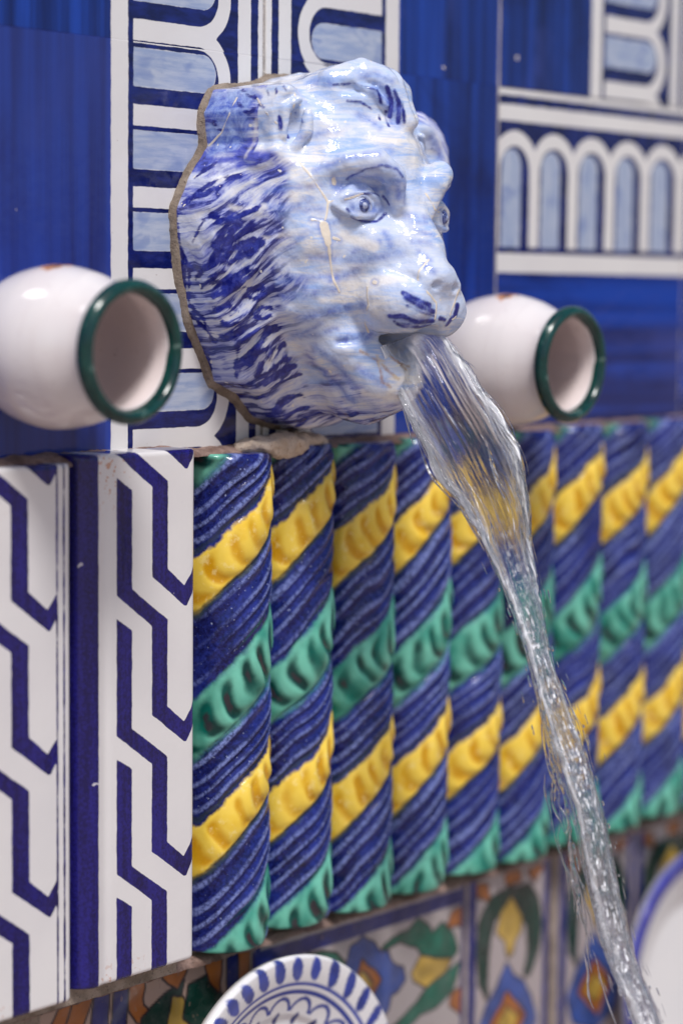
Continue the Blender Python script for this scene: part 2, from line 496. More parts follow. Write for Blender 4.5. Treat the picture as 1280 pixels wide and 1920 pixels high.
# --- flower tiles below
ORANGE, YEL, LBLUE, DGREEN, GREEN, INK, FWHITE, DBLUE = (.33, .105, .02), (.43, .28, .05), (.035, .075, .28), (.002, .032, .024), (.006, .11, .072), (.012, .007, .011), (.37, .33, .325), (.006, .013, .12)
FA = [(GREEN, [(32.6, -214.8), (40.5, -215.2), (49.9, -218.1), (56, -223.5), (51.3, -224.3), (37.9, -218.6)]),
      (LBLUE, [(57.4, -224.8), (60.7, -217.3), (67.6, -214.6), (74.6, -218.4), (77.5, -222.3), (84.6, -225.2), (87.5, -230.5), (94.8, -234), (96.3, -239), (92.1, -242.7), (86.3, -243.3), (85, -249.5), (79.4, -252.8), (72.3, -248.4), (62, -250), (55, -244), (52, -236), (58, -231)]),
      (ORANGE, [(67.7, -225.2), (79.8, -235.3), (73.6, -241.3), (63.7, -234.4)]),
      (YEL, [(67.5, -230), (73.5, -235.6), (72.2, -239), (66.3, -234.4)]),
      (GREEN, [(81.7, -221.8), (93, -218.6), (100.3, -218.3), (105.3, -214.2), (112.8, -219), (115.1, -223.3), (122.5, -219.6), (130.2, -226.5), (133.4, -233.9), (128.9, -236.8), (112.3, -232.2), (104.8, -225.8), (93.1, -220.5)]),
      (YEL, [(107.9, -232.2), (128.9, -237.8), (126, -240.9), (115.6, -247.2), (103.6, -240.7), (102.1, -237.5)]),
      (GREEN, [(135.1, -241.1), (130.8, -251.7), (123.3, -254.7), (115.8, -256.8), (108.4, -257), (93.8, -262), (83.7, -262), (102.4, -253.6), (115.6, -246.3)]),
      (ORANGE, [(127.8, -221.2), (130, -216.8), (137.6, -215.5), (137.7, -222.3)]),
      (ORANGE, [(129.4, -258.1), (130.8, -253.6), (138.5, -252.5), (138.7, -264.2)])]
FB = [(ORANGE, [(28.2, -206.5), (39.3, -206.3), (39.5, -210.8), (29.8, -210.3)]),
      (ORANGE, [(7, -207), (15, -208.8), (15.2, -215.1), (7.2, -211.8)]),
      (ORANGE, [(46, -207.4), (56.9, -207.8), (51.4, -212.7)]),
      (DGREEN, [(12.4, -220), (19.6, -215.1), (33.4, -213.2), (30, -219.6), (20.4, -225.7), (16.3, -234.7), (14.4, -247.9), (15.2, -261.2), (9.6, -252.6), (7.4, -237.8), (9.1, -225.1)]),
      (DGREEN, [(33.9, -214.4), (46.5, -214.8), (53.8, -222.6), (57, -234.6), (54.3, -247.9), (47.7, -257.6), (44.9, -257), (47.9, -246.8), (45.9, -232.5), (39.6, -222.9)]),
      (YEL, [(33, -218.7), (40.8, -228.5), (40.9, -234.9), (36, -238.3), (34.7, -243.5), (31.7, -245.6), (29, -237), (23, -232.1), (25.7, -224.5)]),
      (LBLUE, [(30.1, -249.1), (35.5, -255.7), (43.2, -260.2), (49.6, -270.1), (54, -280.8), (48.6, -291.5), (32, -297), (14.4, -290), (8.6, -278), (14.6, -266.9), (22.7, -259.4)]),
      (ORANGE, [(31, -263.2), (44.6, -276), (34.3, -290.3), (18.8, -276.1)]),
      (YEL, [(31, -270), (38.6, -276.4), (33.2, -283.8), (25, -276.3)])]
FC = [(ORANGE, [(10.9, -203.7), (16.1, -204), (11.9, -212.7), (6, -211)]),
      (ORANGE, [(17.5, -203.8), (26, -204.8), (20.6, -214.3), (13.5, -213.1)]),
      (DBLUE, [(27.7, -204.4), (34.1, -205), (33.2, -219), (26, -218.3)]),
      (DBLUE, [(38.5, -204), (44.4, -204.3), (42.6, -221.3), (36.5, -220.9)]),
      (ORANGE, [(46.4, -204.6), (52.6, -205.4), (52, -214.3), (57.1, -219.4), (50, -219.3), (46.2, -213.7)]),
      (DGREEN, [(53.1, -219.4), (62.1, -214.2), (74.4, -209.3), (72, -219.9), (64.2, -226.6), (53.1, -227.4)]),
      (YEL, [(69.7, -214.8), (74.3, -215.9), (77, -228.3), (66.8, -226.7)]),
      (ORANGE, [(64, -205), (76.1, -204.3), (71.5, -210.6)]),
      (DGREEN, [(78, -212), (90, -210), (97, -222), (88, -232), (76, -224)]),
      (ORANGE, [(88, -205), (96, -205), (95, -217), (90, -212)]),
      (DBLUE, [(101, -206), (106, -205), (106, -218), (101, -219)]),
      (ORANGE, [(107, -205), (113, -206), (111, -220), (108, -224)])]
def flower_tile(name, U, V, shapes, border, bg):
    zt = 202.8
    def paint(u, v):
        z = -zt - v
        col = np.empty(u.shape + (3,)); col[:] = bg
        wn_ = 1.6*(vnoise(u/4, v/4, 0, 3) - .5)
        zz = np.where(v > 95, -zt - (190 - v), z)      # the motif is mirrored further down
        for c, pts in shapes:
            d = polysd(pts, u, zz) + wn_*.6 - .9
            k = smooth(.5, -.5, d - .7)[..., None]; col = col*(1-k) + np.array(INK)*k
            k = smooth(.5, -.5, d + .3)[..., None]
            t = (vnoise(u/6+9, v/6, 0, 4)*.7 + .65)[..., None]
            col = col*(1-k) + np.array(c)*t*k
        for lo, hi, ax in border:
            a = u if ax == 'u' else v
            k = smooth(.5, -.5, np.abs(a - (lo+hi)/2) - (hi-lo)/2 + wn_*.3)[..., None]
            col = col*(1-k) + np.array(DBLUE)*(.8 + .6*vnoise(u/5, v/5, 0, 8)[..., None])*k
        return col
    return grid_tile(name, U, V, .75, lambda u, v: 6 + .3*vnoise(u/25, v/25), 6.5, {'paint': paint}, edge=1.0)
MT_FLOWER = mat_vcol('flower_glaze', .14, .14, .35)
BL = (.36, .25, .20)
ta = flower_tile('flower_tile_mesh', 139.5, 150, FA, [(3.2, 10.2, 'v'), (0, 3.4, 'u'), (136.8, 139.5, 'u')], FWHITE)
tb = flower_tile('bud_tile_mesh', 64.2, 150, FB, [(.6, 6.4, 'u'), (58.8, 63.8, 'u')], (.38, .33, .33))
tc = flower_tile('leaf_tile_mesh', 114.0, 150, FC, [], BL)
for me, x in ((tc, -80), (ta, 35), (tb, 176.4), (tb, 247.6), (tb, 313.4), (ta, 379.), (tb, 520)):
    o = link('flower_tile', me, MT_FLOWER, wall)
    o.location = (x/1000, .0124 if me != tc else .0136, -.2028)

# --- mortar ledge along the top of the raised tiles
def rough_strip(name, x0, x1, y0, y1, z0, z1, seed, mat, parent, nx=420, amp=1.0):
    xs = np.linspace(x0, x1, nx); prof = np.linspace(0, 1, 14)
    x, t = np.meshgrid(xs, prof, indexing='ij')
    lump = vnoise(x/7, 0*x, 0, seed)*.6 + vnoise(x/2.2, t*3, 0, seed+1)*.4
    y = y1 + (y0 - y1)*np.sin(t*np.pi/2) * (1 + .45*(lump-.5))
    z = z0 + (z1 - z0)*np.cos(t*np.pi/2) * (1 + .5*(lump-.5)) + amp*.5*(vnoise(x/1.3, t*6, 0, seed+2)-.5)
    P = np.stack([x, y, z], -1).reshape(-1, 3)/1000
    idx = np.arange(nx*14).reshape(nx, 14)
    F = np.stack([idx[:-1, :-1], idx[:-1, 1:], idx[1:, 1:], idx[1:, :-1]], -1).reshape(-1, 4)
    return link(name, mesh(name, P, F), mat, parent)
MT_LEDGE = mat_mortar('ledge_mortar', (.16, .095, .075), (.33, .225, .19), (.05, .035, .03))
rough_strip('mortar_ledge', -260, -18, -4.5, 8.5, -1.5, 2.6, 3, MT_LEDGE, wall)
link('joint_filling', box_mesh('joint_filling', -.26, -.02, -.0035, .0079, -.200, .0), MT_MORTAR, wall)
rough_strip('mortar_ledge', -18, 640, -2.0, 8.5, -1.5, 1.6, 5, MT_LEDGE, wall)
rough_strip('mortar_ledge', -150, 640, 3.0, 8.5, -203.2, -199.5, 9, MT_LEDGE, wall, amp=1.2)
MT_PLASTER = mat_mortar('pale_plaster', (.52, .40, .30), (.66, .55, .45), (.30, .19, .12))
# ------------------------------------------------------------------ the lion
#LION_BEGIN
OUT = [(-13.9, 143.7), (-40.5, 139.6), (-46, 129.3), (-44.8, 117.3), (-54.8, 104.8), (-61.2, 92.6), (-60.4, 80.6), (-57.6, 64.6), (-53.2, 50.5), (-43, 32.1), (-40, 25.8), (-27, 19.6), (-17.4, 11), (-2.3, 6.2), (12, 6.4), (22, 10), (31, 19), (41, 26), (44, 32), (54, 50), (58, 65), (61, 80), (62, 92), (56, 105), (46, 117), (46, 128), (40, 139), (18, 144), (9, 148), (-7, 146.6)]
def s_min(a, b, k):
    h = np.clip(.5 + .5*(b - a)/k, 0, 1)
    return b + (a - b)*h - k*h*(1-h)
def s_max(a, b, k): return -s_min(-a, -b, k)
def ell(X, P, Z, c, r):
    x, p, z = (X - c[0]), (P - c[1]), (Z - c[2])
    k0 = np.sqrt((x/r[0])**2 + (p/r[1])**2 + (z/r[2])**2)
    k1 = np.sqrt((x/r[0]**2)**2 + (p/r[1]**2)**2 + (z/r[2]**2)**2) + 1e-6
    return k0*(k0 - 1)/k1
def caps(X, P, Z, a, b, r1, r2):
    a = np.array(a, np.float32); b = np.array(b, np.float32); d = b - a
    t = np.clip(((X-a[0])*d[0] + (P-a[1])*d[1] + (Z-a[2])*d[2]) / (d @ d), 0, 1)
    return np.sqrt((X-a[0]-t*d[0])**2 + (P-a[1]-t*d[1])**2 + (Z-a[2]-t*d[2])**2) - (r1 + (r2-r1)*t)
def chain(X, P, Z, pts, r):
    f = None
    for i in range(len(pts)-1):
        g = caps(X, P, Z, pts[i], pts[i+1], r[i], r[i+1])
        f = g if f is None else np.minimum(f, g)
    return f
EYE = (21.8, 50.2, 92.2)
SH = .07          # the face sits a little askew, lower on its left
def lid(el, ri, az0=-62, az1=66, tilt=14):
    pts = []
    for a in np.linspace(az0, az1, 11):
        t = (a - az0)/(az1 - az0)
        e = math.radians(el*math.sin(math.pi*t)**.8)
        b = math.radians(a + tilt)
        pts.append((EYE[0] + 1.12*ri*math.cos(e)*math.sin(b), EYE[1] + ri*math.cos(e)*math.cos(b), EYE[2] + .84*ri*math.sin(e) - 1.2*(t-.5)))
    return pts
def lion_sdf(X, P, Z0):
    aX = np.abs(X)
    d = -polysd(OUT, X, Z0) - .7
    ramp = 44 - 30*smooth(100, 118, Z0)
    h = 3 + (34 - 4*smooth(100, 118, Z0))*np.sqrt(np.clip(1 - (1 - np.clip(d/ramp, 0, 1))**2, 0, 1))
    th = np.arctan2(Z0 - 88, X); e = np.sqrt((X/43)**2 + ((Z0-88)/66)**2)
    mane = smooth(.96, 1.14, e)
    nz = vnoise(X/13, Z0/13, 0, 2)
    low = smooth(118, 100, Z0)
    an = np.where(th > 2.2, th - 2*np.pi, th)
    ac = an*42 - 58*np.clip((-an - 2.0)/.7, -1, 1)*(e-1) + 7*(vnoise(X/14, Z0/14, 0, 12)-.5)
    lock = np.sin(ac/2.3 + 5*nz) + .6*np.sin(ac/1.25 + 8*nz + 3*e)
    h = h + mane*low*(1.5*lock + 4.5*(vnoise(X/10, Z0/10, 0, 6)-.5)) + mane*(1-low)*1.6*(vnoise(X/5, Z0/5, 0, 4)-.5)
    F = np.maximum((P - h)*.72, -d)
    Z = Z0 + SH*X
    F = s_min(F, ell(X, P, Z, (0, 18, 88), (50, 43, 58)), 9)
    F = s_min(F, ell(aX, P, Z, (25, 36, 61), (15.5, 13.5, 19)), 9)
    F = s_min(F, ell(aX, P, Z, (32, 41, 78), (9, 8, 7)), 8)                        # cheek bone
    F = s_min(F, chain(X, P, Z, [(0, 46, 112), (0, 50, 98), (0, 63, 76)], (14, 12.5, 12)), 8)
    F = s_min(F, ell(aX, P, Z, (14.5, 52.5, 77), (10.5, 12, 12)), 6)                     # broad snout
    F = s_min(F, ell(aX, P, Z, (10, 62.5, 57.2), (12.8, 15.5, 13)), 7)             # muzzle
    F = s_min(F, caps(X, P, Z, (0, 68, 63), (0, 69.5, 54.5), 9, 8.5), 3)
    F = s_min(F, ell(X, P, Z, (0, 71.5, 67.5), (10.8, 9.3, 7.2)), 5)                # nose
    F = s_min(F, ell(aX, P, Z, (7.2, 72.5, 65.0), (4.6, 6.4, 4.6)), 2)
    jaw = caps(X, P, Z, (0, 38, 26.5), (0, 50, 28.5), 16, 13)
    jaw = s_min(jaw, ell(X, P, Z, (0, 42, 30.5), (17.5, 18, 12.5)), 8); F = s_min(F, jaw, 11)
    F = s_min(F, ell(aX, P, Z, (17, 40.5, 39), (10, 11, 9)), 8)
    # sockets, brows, lids
    F = s_max(F, -ell(aX, P, Z, (22.5, 66.5, 94.5), (14.5, 11, 9)), 5)
    F = s_max(F, -ell(aX, P, Z, (12.5, 68, 91), (3.5, 5, 5)), 5)
    F = s_min(F, chain(aX, P, Z, [(36, 43, 101), (28, 53, 107.5), (19, 60, 108.5), (12, 63, 104), (9.2, 62.5, 93)], (2.8, 4.6, 5.4, 4.9, 2.8)), 3)
    F = s_min(F, ell(aX, P, Z, EYE, (10.5, 9.0, 7.6)), 1.0)
    F = s_min(F, chain(aX, P, Z, lid(36, 9.7), (1.0,)*11), 1.2)
    F = s_min(F, chain(aX, P, Z, lid(-33, 9.5), (1.0,)*11), 1.2)
    F = s_min(F, chain(aX, P, Z, lid(64, 9.8), (1.2,)*11), 2)
    # ears: shallow cups facing outwards and forwards
    Ze = Z0 + .13*X
    F = s_min(F, ell(aX, P, Ze, (43 + 2*(X > 0), 26, 121), (16.5, 13, 19)), 5)
    F = s_max(F, -ell(aX, P, Ze, (41, 44, 119.5), (11, 12.5, 14.5)), 3.5)
    F = s_min(F, chain(aX, P, Ze, [(36.5, 37, 128), (40.5, 33.5, 124), (41.5, 33, 114)], (1.6, 2.0, 1.6)), 2)
    F = s_min(F, chain(aX, P, Ze, [(33, 38.5, 124), (34, 38.5, 117), (38, 36, 110)], (1.6, 2.2, 1.4)), 2)
    F = s_max(F, np.where(X < 0, .4 - d, -30), 3)
    # crest and forelock
    F = s_min(F, ell(X, P, Z0, (0, 34, 137), (24, 18, 12)), 7)
    F = s_min(F, chain(X, P, Z0, [(-20, 38, 142), (-8, 43, 144), (0, 48, 140), (4, 55.5, 126)], (3, 6, 7, 3.4)), 4)
    F = s_min(F, chain(X, P, Z0, [(14, 35, 141), (11, 43, 137), (10, 53, 127)], (5, 6, 3)), 4)
    F = s_max(F, -chain(X, P, Z0, [(-19, 44, 138), (-9, 50, 138), (-3, 57, 131)], (1.2, 2.0, 1.0)), 3)
    for x0, x1 in ((2.5, 4.5), (8, 9.5)):
        F = s_max(F, -chain(X, P, Z0, [(x0-1, 50, 148), (x0-1, 57, 140), (x1-2, 60.5, 125)], (.7, 1.1, .6)), 2)
    F = s_min(F, chain(X, P, Z0, [(-14, 46.5, 139), (-9, 50, 137), (-5, 53, 132)], (1.2, 2.0, 1.2)), 1.5)
    # mouth
    F = s_max(F, -ell(X, P, Z, (0, 67, 43.6), (15, 15, 2.6)), 2)
    F = s_max(F, -caps(X, P, Z, (0, 40, 43.0), (0, 74, 42), 6, 7.5), 3)
    F = s_max(F, -caps(aX, P, Z, (12, 60, 43.6), (24.5, 47, 41), 1.2, .3), 3)
    F = s_max(F, -caps(X, P, Z, (0, 80.5, 62), (0, 79.5, 46), 1.2, 1.6), 2)      # philtrum
    F = s_max(F, -ell(aX, P, Z, (6, 80.5, 63.8), (2.4, 3.5, 1.8)), 1.5)            # nostrils
    F = s_max(F, -caps(aX, P, Z, (12, 74, 66), (17, 66, 69), .9, .4), 3)
    return np.maximum(F, -(P + 5.0))
#LION_END
def surface_nets(F, o, s):
    """closed quad mesh of the zero level of F on a regular grid (origin o, spacing s)"""
    n = F.shape
    ins = F < 0
    c = [(i, j, k) for i in (0, 1) for j in (0, 1) for k in (0, 1)]
    sl_ = lambda A, q: A[q[0]:n[0]-1+q[0], q[1]:n[1]-1+q[1], q[2]:n[2]-1+q[2]]
    cnt = sum(sl_(ins, q).astype(np.int8) for q in c)
    act = (cnt > 0) & (cnt < 8)
    I = np.argwhere(act)
    vals = np.stack([F[I[:, 0]+q[0], I[:, 1]+q[1], I[:, 2]+q[2]] for q in c], 1)
    C = np.array(c, float)
    acc = np.zeros((len(I), 3)); m = np.zeros(len(I))
    for a in range(8):
        for b in range(a+1, 8):
            if np.abs(C[a]-C[b]).sum() != 1: continue
            x = (vals[:, a] < 0) != (vals[:, b] < 0)
            t = np.where(x, vals[:, a]/np.where(x, vals[:, a]-vals[:, b], 1), 0)
            acc += np.where(x[:, None], C[a] + t[:, None]*(C[b]-C[a]), 0); m += x
    V = (I + acc/m[:, None])*s + np.array(o)
    ids = np.full(act.shape, -1, np.int64); ids[act] = np.arange(len(I))
    Q = []
    for ax in range(3):
        b, c2 = [(1, 2), (2, 0), (0, 1)][ax]
        A = np.take(ins, range(n[ax]-1), ax); B = np.take(ins, range(1, n[ax]), ax)
        E = np.argwhere(A != B)
        E = E[(E[:, b] > 0) & (E[:, c2] > 0) & (E[:, b] < n[b]-1) & (E[:, c2] < n[c2]-1)]
        flip = ~A[E[:, 0], E[:, 1], E[:, 2]]
        eb = np.zeros(3, int); eb[b] = 1; ec = np.zeros(3, int); ec[c2] = 1
        g = lambda R: ids[R[:, 0], R[:, 1], R[:, 2]]
        q = np.stack([g(E-eb-ec), g(E-ec), g(E), g(E-eb)], 1)
        q[flip] = q[flip][:, ::-1]
        Q.append(q)
    Q = np.concatenate(Q); return V, Q[(Q >= 0).all(1)]

LX = 46.0
h_ = .66
gx, gp, gz = np.arange(-67, 68, h_), np.arange(-6, 90, h_), np.arange(2, 157, h_)
FL = lion_sdf(gx[:, None, None].astype(np.float32), gp[None, :, None].astype(np.float32), gz[None, None, :].astype(np.float32))
LV, LQ = surface_nets(np.asarray(FL, np.float32), (gx[0], gp[0], gz[0]), h_)
# one light smoothing pass
for _ in range(2):
    acc = np.zeros_like(LV); m = np.zeros(len(LV))
    for a in range(4):
        b = (a+1) % 4
        np.add.at(acc, LQ[:, a], LV[LQ[:, b]]); np.add.at(acc, LQ[:, b], LV[LQ[:, a]])
        np.add.at(m, LQ[:, a], 1); np.add.at(m, LQ[:, b], 1)
    LV = .5*LV + .5*acc/m[:, None]

# soft unevenness of the clay
LN = np.zeros_like(LV)
fn = np.cross(LV[LQ[:, 2]] - LV[LQ[:, 0]], LV[LQ[:, 3]] - LV[LQ[:, 1]])
for a in range(4): np.add.at(LN, LQ[:, a], fn)
LN /= np.linalg.norm(LN, axis=1)[:, None] + 1e-9
if (LN[:, 1]*(LV[:, 1] > 30)).sum() < 0: LN = -LN
LV = LV + LN*(.9*(vnoise(LV[:, 0]/9, LV[:, 1]/9, LV[:, 2]/9, 7)-.5) + .5*(vnoise(LV[:, 0]/3.4, LV[:, 1]/3.4, LV[:, 2]/3.4, 8)-.5))[:, None]

# brush strokes of the glaze painter, plus painted shade under the brow, polylines in lion millimetres (x, out of wall, z)
#STROKES_BEGIN
STROKES = [
 ('ink',1.71,[(-51.1,28.7,91.8),(-53.1,24.6,90.9),(-55.5,20.0,87.9),(-56.3,16.8,83.0),(-56.6,14.3,76.1),(-56.7,11.7,72.1)]),
 ('ink',1.47,[(-51.5,27.2,86.0),(-53.1,23.9,83.5),(-54.6,20.6,81.0)]),
 ('ink',1.71,[(-49.2,30.4,79.1),(-50.4,26.9,80.6),(-52.4,22.6,79.1),(-54.0,18.7,76.1),(-55.3,15.9,73.2)]),
 ('ink',1.22,[(-49.9,28.5,77.6),(-51.4,23.1,75.2),(-53.2,17.9,72.2)]),
 ('ink',1.59,[(-49.1,27.1,69.3),(-50.0,24.6,66.8),(-51.2,20.2,64.3),(-52.7,14.8,62.3)]),
 ('ink',1.35,[(-45.1,26.8,62.9),(-46.1,23.7,62.4),(-49.3,21.2,63.3),(-52.1,17.0,61.8),(-53.7,10.3,59.2)]),
 ('ink',1.22,[(-44.9,27.3,59.9),(-46.1,23.7,58.9),(-47.1,20.5,59.9)]),
 ('ink',1.59,[(-42.2,28.3,55.5),(-43.3,25.2,55.9),(-44.8,21.9,53.9),(-46.4,18.5,50.4),(-49.4,14.5,48.3),(-50.3,11.2,50.3)]),
 ('ink',1.1,[(-41.7,28.5,52.5),(-43.0,24.9,51.5),(-44.7,22.4,52.4)]),
 ('ink',1.71,[(-38.2,28.1,48.0),(-39.3,25.0,46.4),(-40.0,23.6,43.4),(-41.4,19.4,40.3),(-41.8,14.3,36.2),(-40.6,10.5,32.0)]),
 ('ink',1.47,[(-33.7,27.4,41.4),(-36.1,24.9,39.4),(-35.7,22.5,35.3)]),
 ('ink',1.35,[(-30.5,26.6,36.3),(-32.8,24.0,34.3),(-33.9,20.8,31.2),(-34.9,17.6,29.0)]),
 ('ink',1.35,[(-26.7,26.7,33.2),(-29.8,24.0,32.2),(-30.9,20.9,29.6),(-31.9,16.3,25.9)]),
 ('ink',1.35,[(-22.3,25.7,30.0),(-25.3,22.7,28.5),(-27.8,19.5,26.4),(-27.8,12.5,22.6),(-25.1,4.4,20.1)]),
 ('ink',1.84,[(-17.2,22.3,21.6),(-19.4,18.8,21.0),(-20.2,14.0,18.3),(-16.7,5.2,12.6)]),
 ('ink',1.22,[(-13.5,21.8,16.8),(-15.4,16.7,15.1),(-14.1,9.9,11.7)]),
 ('ink',1.71,[(-7.6,23.6,14.6),(-7.8,18.3,12.9),(-4.6,9.8,9.2),(0.3,-0.3,7.0)]),
 ('ink',1.22,[(-9.2,42.6,15.0),(-6.5,33.6,13.0)]),
 ('ink',1.1,[(-53.2,-0.3,104.2),(-49.5,5.9,109.1)]),
 ('ink',1.35,[(-58.1,-1.1,95.0),(-55.5,6.2,100.0),(-52.4,12.9,103.9),(-50.1,19.6,104.8)]),
 ('ink',1.22,[(-59.4,-4.0,90.1),(-58.9,-3.0,82.1),(-58.1,-2.7,77.1),(-57.3,-2.5,72.1),(-56.4,-3.0,67.1),(-55.1,-3.8,62.1)]),
 ('ink',1.22,[(-57.5,1.2,96.0),(-56.4,8.5,97.9),(-53.7,12.8,100.9)]),
 ('ink',1.1,[(-58.1,-2.3,77.1),(-56.7,0.6,69.2),(-55.7,-1.1,64.1),(-54.2,-3.3,59.1),(-52.0,-1.2,52.1)]),
 ('ink',1.1,[(-58.5,9.2,87.9),(-59.0,6.9,84.0),(-58.6,3.8,80.1)]),
 ('ink',1.47,[(-57.2,12.1,89.9),(-56.9,15.9,87.9)]),
 ('ink',1.1,[(-56.2,2.9,66.2),(-56.8,10.4,71.2),(-54.8,16.7,73.2)]),
 ('ink',1.22,[(-53.2,-2.8,56.1),(-51.7,2.7,51.1),(-48.9,2.9,46.1),(-47.7,10.1,44.2),(-46.1,16.9,46.3)]),
 ('ink',1.71,[(-52.0,-2.6,52.1),(-49.4,2.0,47.1),(-47.2,4.1,43.1)]),
 ('ink',1.22,[(-44.9,-1.7,38.8),(-40.9,-4.1,31.6)]),
 ('ink',1.47,[(-25.9,-4.8,20.8),(-28.9,5.1,22.3)]),
 ('ink',1.47,[(-36.8,16.6,29.1),(-37.5,20.0,34.2)]),
 ('ink',1.22,[(-44.3,13.9,40.2),(-41.3,9.7,33.0),(-35.9,7.5,25.7)]),
 ('ink',1.47,[(-43.6,17.3,42.3),(-43.7,22.9,46.4),(-39.8,24.8,48.4)]),
 ('ink',1.22,[(-21.1,-5.0,16.5),(-17.6,-2.5,13.4)]),
 ('ink',1.1,[(-52.8,9.4,55.2),(-50.9,14.6,56.3),(-48.5,17.8,53.9),(-49.6,14.7,52.3)]),
 ('ink',1.35,[(-54.8,9.9,64.2),(-53.0,15.1,66.2),(-51.4,20.4,67.3),(-50.3,24.8,68.8)]),
 ('ink',0.71,[(-12.0,-3.4,11.0),(-16.8,8.2,12.7),(-15.9,14.3,14.0),(-13.1,21.5,16.3)]),
 ('ink',1.71,[(-55.1,19.7,82.0),(-56.3,16.7,80.0),(-57.2,13.6,79.1)]),
 ('ink',1.96,[(-54.2,22.9,87.9),(-55.1,19.7,83.0),(-55.4,17.3,77.1)]),
 ('ink',0.98,[(-53.9,15.9,69.2),(-55.9,11.0,67.2),(-55.1,4.6,62.2)]),
 ('ink',1.22,[(-40.2,15.7,34.2),(-40.6,20.1,38.3),(-38.8,23.9,40.4)]),
 ('ink',1.1,[(-18.6,73.3,61.7),(-15.0,76.8,59.0),(-8.4,77.9,56.9)]),
 ('ink',1.1,[(-18.2,74.3,60.0),(-13.9,77.2,56.9),(-5.2,77.2,54.6)]),
 ('ink',0.51,[(-17.8,74.7,57.0),(-12.3,77.2,54.6),(-4.2,77.1,53.1)]),
 ('wash',1.84,[(-17.5,75.0,60.0),(-14.0,77.2,57.6),(-7.9,77.5,55.1)]),
 ('ink',1.1,[(-20.4,68.6,53.0),(-17.9,72.9,53.1),(-12.7,75.1,51.0),(-4.5,76.1,51.1)]),
 ('ink',0.51,[(-18.9,69.3,51.1),(-14.9,73.1,50.1),(-3.6,74.2,49.6)]),
 ('wash',1.63,[(-19.6,69.2,52.1),(-16.9,72.9,51.8),(-12.7,75.5,51.5),(-5.7,75.8,51.1)]),
 ('ink',0.98,[(-17.6,70.1,50.1),(-11.1,73.8,49.1),(-3.6,74.2,49.6)]),
 ('ink',1.22,[(4.8,75.8,50.1),(7.8,77.2,53.1),(8.5,77.9,57.1)]),
 ('ink',0.98,[(-1.4,77.5,52.1),(2.0,77.3,51.6)]),
 ('ink',0.66,[(-30.5,55.7,92.1),(-28.2,56.6,89.2),(-22.6,57.0,87.9),(-17.5,59.2,88.0),(-12.3,59.3,91.1)]),
 ('ink',0.56,[(-28.7,56.9,96.8),(-24.6,58.5,98.1),(-18.0,58.8,98.6),(-12.7,58.3,97.6),(-11.9,60.3,94.6)]),
 ('wash',0.92,[(-26.6,53.7,104.0),(-26.0,59.6,106.8),(-21.4,64.7,108.6),(-14.9,67.1,107.1),(-11.7,67.7,103.3),(-8.0,65.4,95.6)]),
 ('ink',0.51,[(-27.4,53.1,103.5),(-27.0,56.6,105.4),(-25.4,60.4,107.2),(-21.4,64.7,108.6),(-15.5,66.9,107.3),(-13.0,67.8,104.7)]),
 ('wash',1.33,[(-31.0,51.0,100.0),(-24.0,55.4,102.1),(-19.6,62.0,104.1),(-14.2,66.5,102.3),(-12.2,65.7,97.4)]),  # this wash and the next two paint the shade under the brow
 ('wash',1.02,[(-30.5,55.8,96.0),(-22.2,56.5,100.2),(-15.2,57.1,100.0),(-14.7,63.2,99.4)]),
 ('wash',1.63,[(-28.7,56.9,93.1),(-22.8,59.1,92.8),(-13.6,58.4,92.6)]),
 ('wash',1.02,[(21.5,58.6,93.7),(25.0,58.6,85.7)]),
 ('ink',0.98,[(-42.6,32.7,126.3),(-42.7,33.5,122.4),(-38.3,32.8,119.2)]),
 ('ink',0.51,[(-35.2,34.0,128.2),(-35.6,38.3,124.6)]),
 ('ink',0.71,[(-43.6,23.7,131.5),(-44.5,26.3,129.9)]),
 ('ink',0.51,[(-40.9,24.6,136.6),(-41.9,26.6,134.6)]),
 ('ink',0.51,[(-40.7,28.9,136.9),(-41.6,30.3,135.3)]),
 ('ink',0.51,[(-40.3,32.5,137.7),(-40.6,34.1,136.1)]),
 ('wash',6.12,[(-42.9,-0.6,131.7),(-42.5,6.7,132.4),(-42.3,14.1,133.0)]),
 ('wash',6.12,[(-43.8,1.7,122.5),(-44.2,13.9,124.0)]),
 ('wash',3.67,[(-44.5,1.8,115.5),(-43.6,11.3,117.2)]),
 ('wash',1.84,[(-40.5,12.4,136.2),(-42.4,21.0,133.7)]),
 ('ink',1.1,[(-39.9,11.1,137.3),(-42.4,20.3,133.7)]),
 ('ink',0.61,[(-42.8,11.8,132.1),(-44.8,19.2,127.7),(-44.6,21.7,129.6)]),
 ('ink',0.61,[(-44.1,-2.2,126.7),(-43.9,4.6,122.4)]),
 ('ink',0.71,[(-8.9,52.0,137.5),(-7.4,52.4,132.7),(-7.3,51.6,126.8)]),
 ('ink',1.1,[(-5.0,53.2,138.7),(-3.0,53.6,133.9),(-2.7,52.7,128.0)]),
 ('ink',0.98,[(-2.3,54.9,137.8),(-0.9,55.8,132.9),(-0.7,55.1,126.0)]),
 ('ink',0.71,[(-3.9,51.8,129.9),(-5.4,54.4,124.3)]),
 ('ink',0.71,[(0.2,56.6,133.0),(0.8,57.1,126.0)]),
 ('wash',3.06,[(-7.9,51.7,137.6),(-2.5,53.9,132.9),(-1.3,54.3,127.0)]),
 ('wash',1.22,[(-12.9,48.0,142.3),(-7.4,51.3,143.1),(-3.6,54.0,141.3)]),
 ('ink',0.51,[(-22.1,41.5,139.1),(-17.9,43.8,139.5),(-15.1,47.3,139.8),(-9.6,51.9,137.5)]),
 ('wash',1.02,[(-23.9,31.1,140.6),(-22.7,40.7,139.5)]),
 ('wash',1.22,[(-14.3,48.1,128.4),(-11.3,50.9,125.5),(-9.6,53.4,123.6)]),
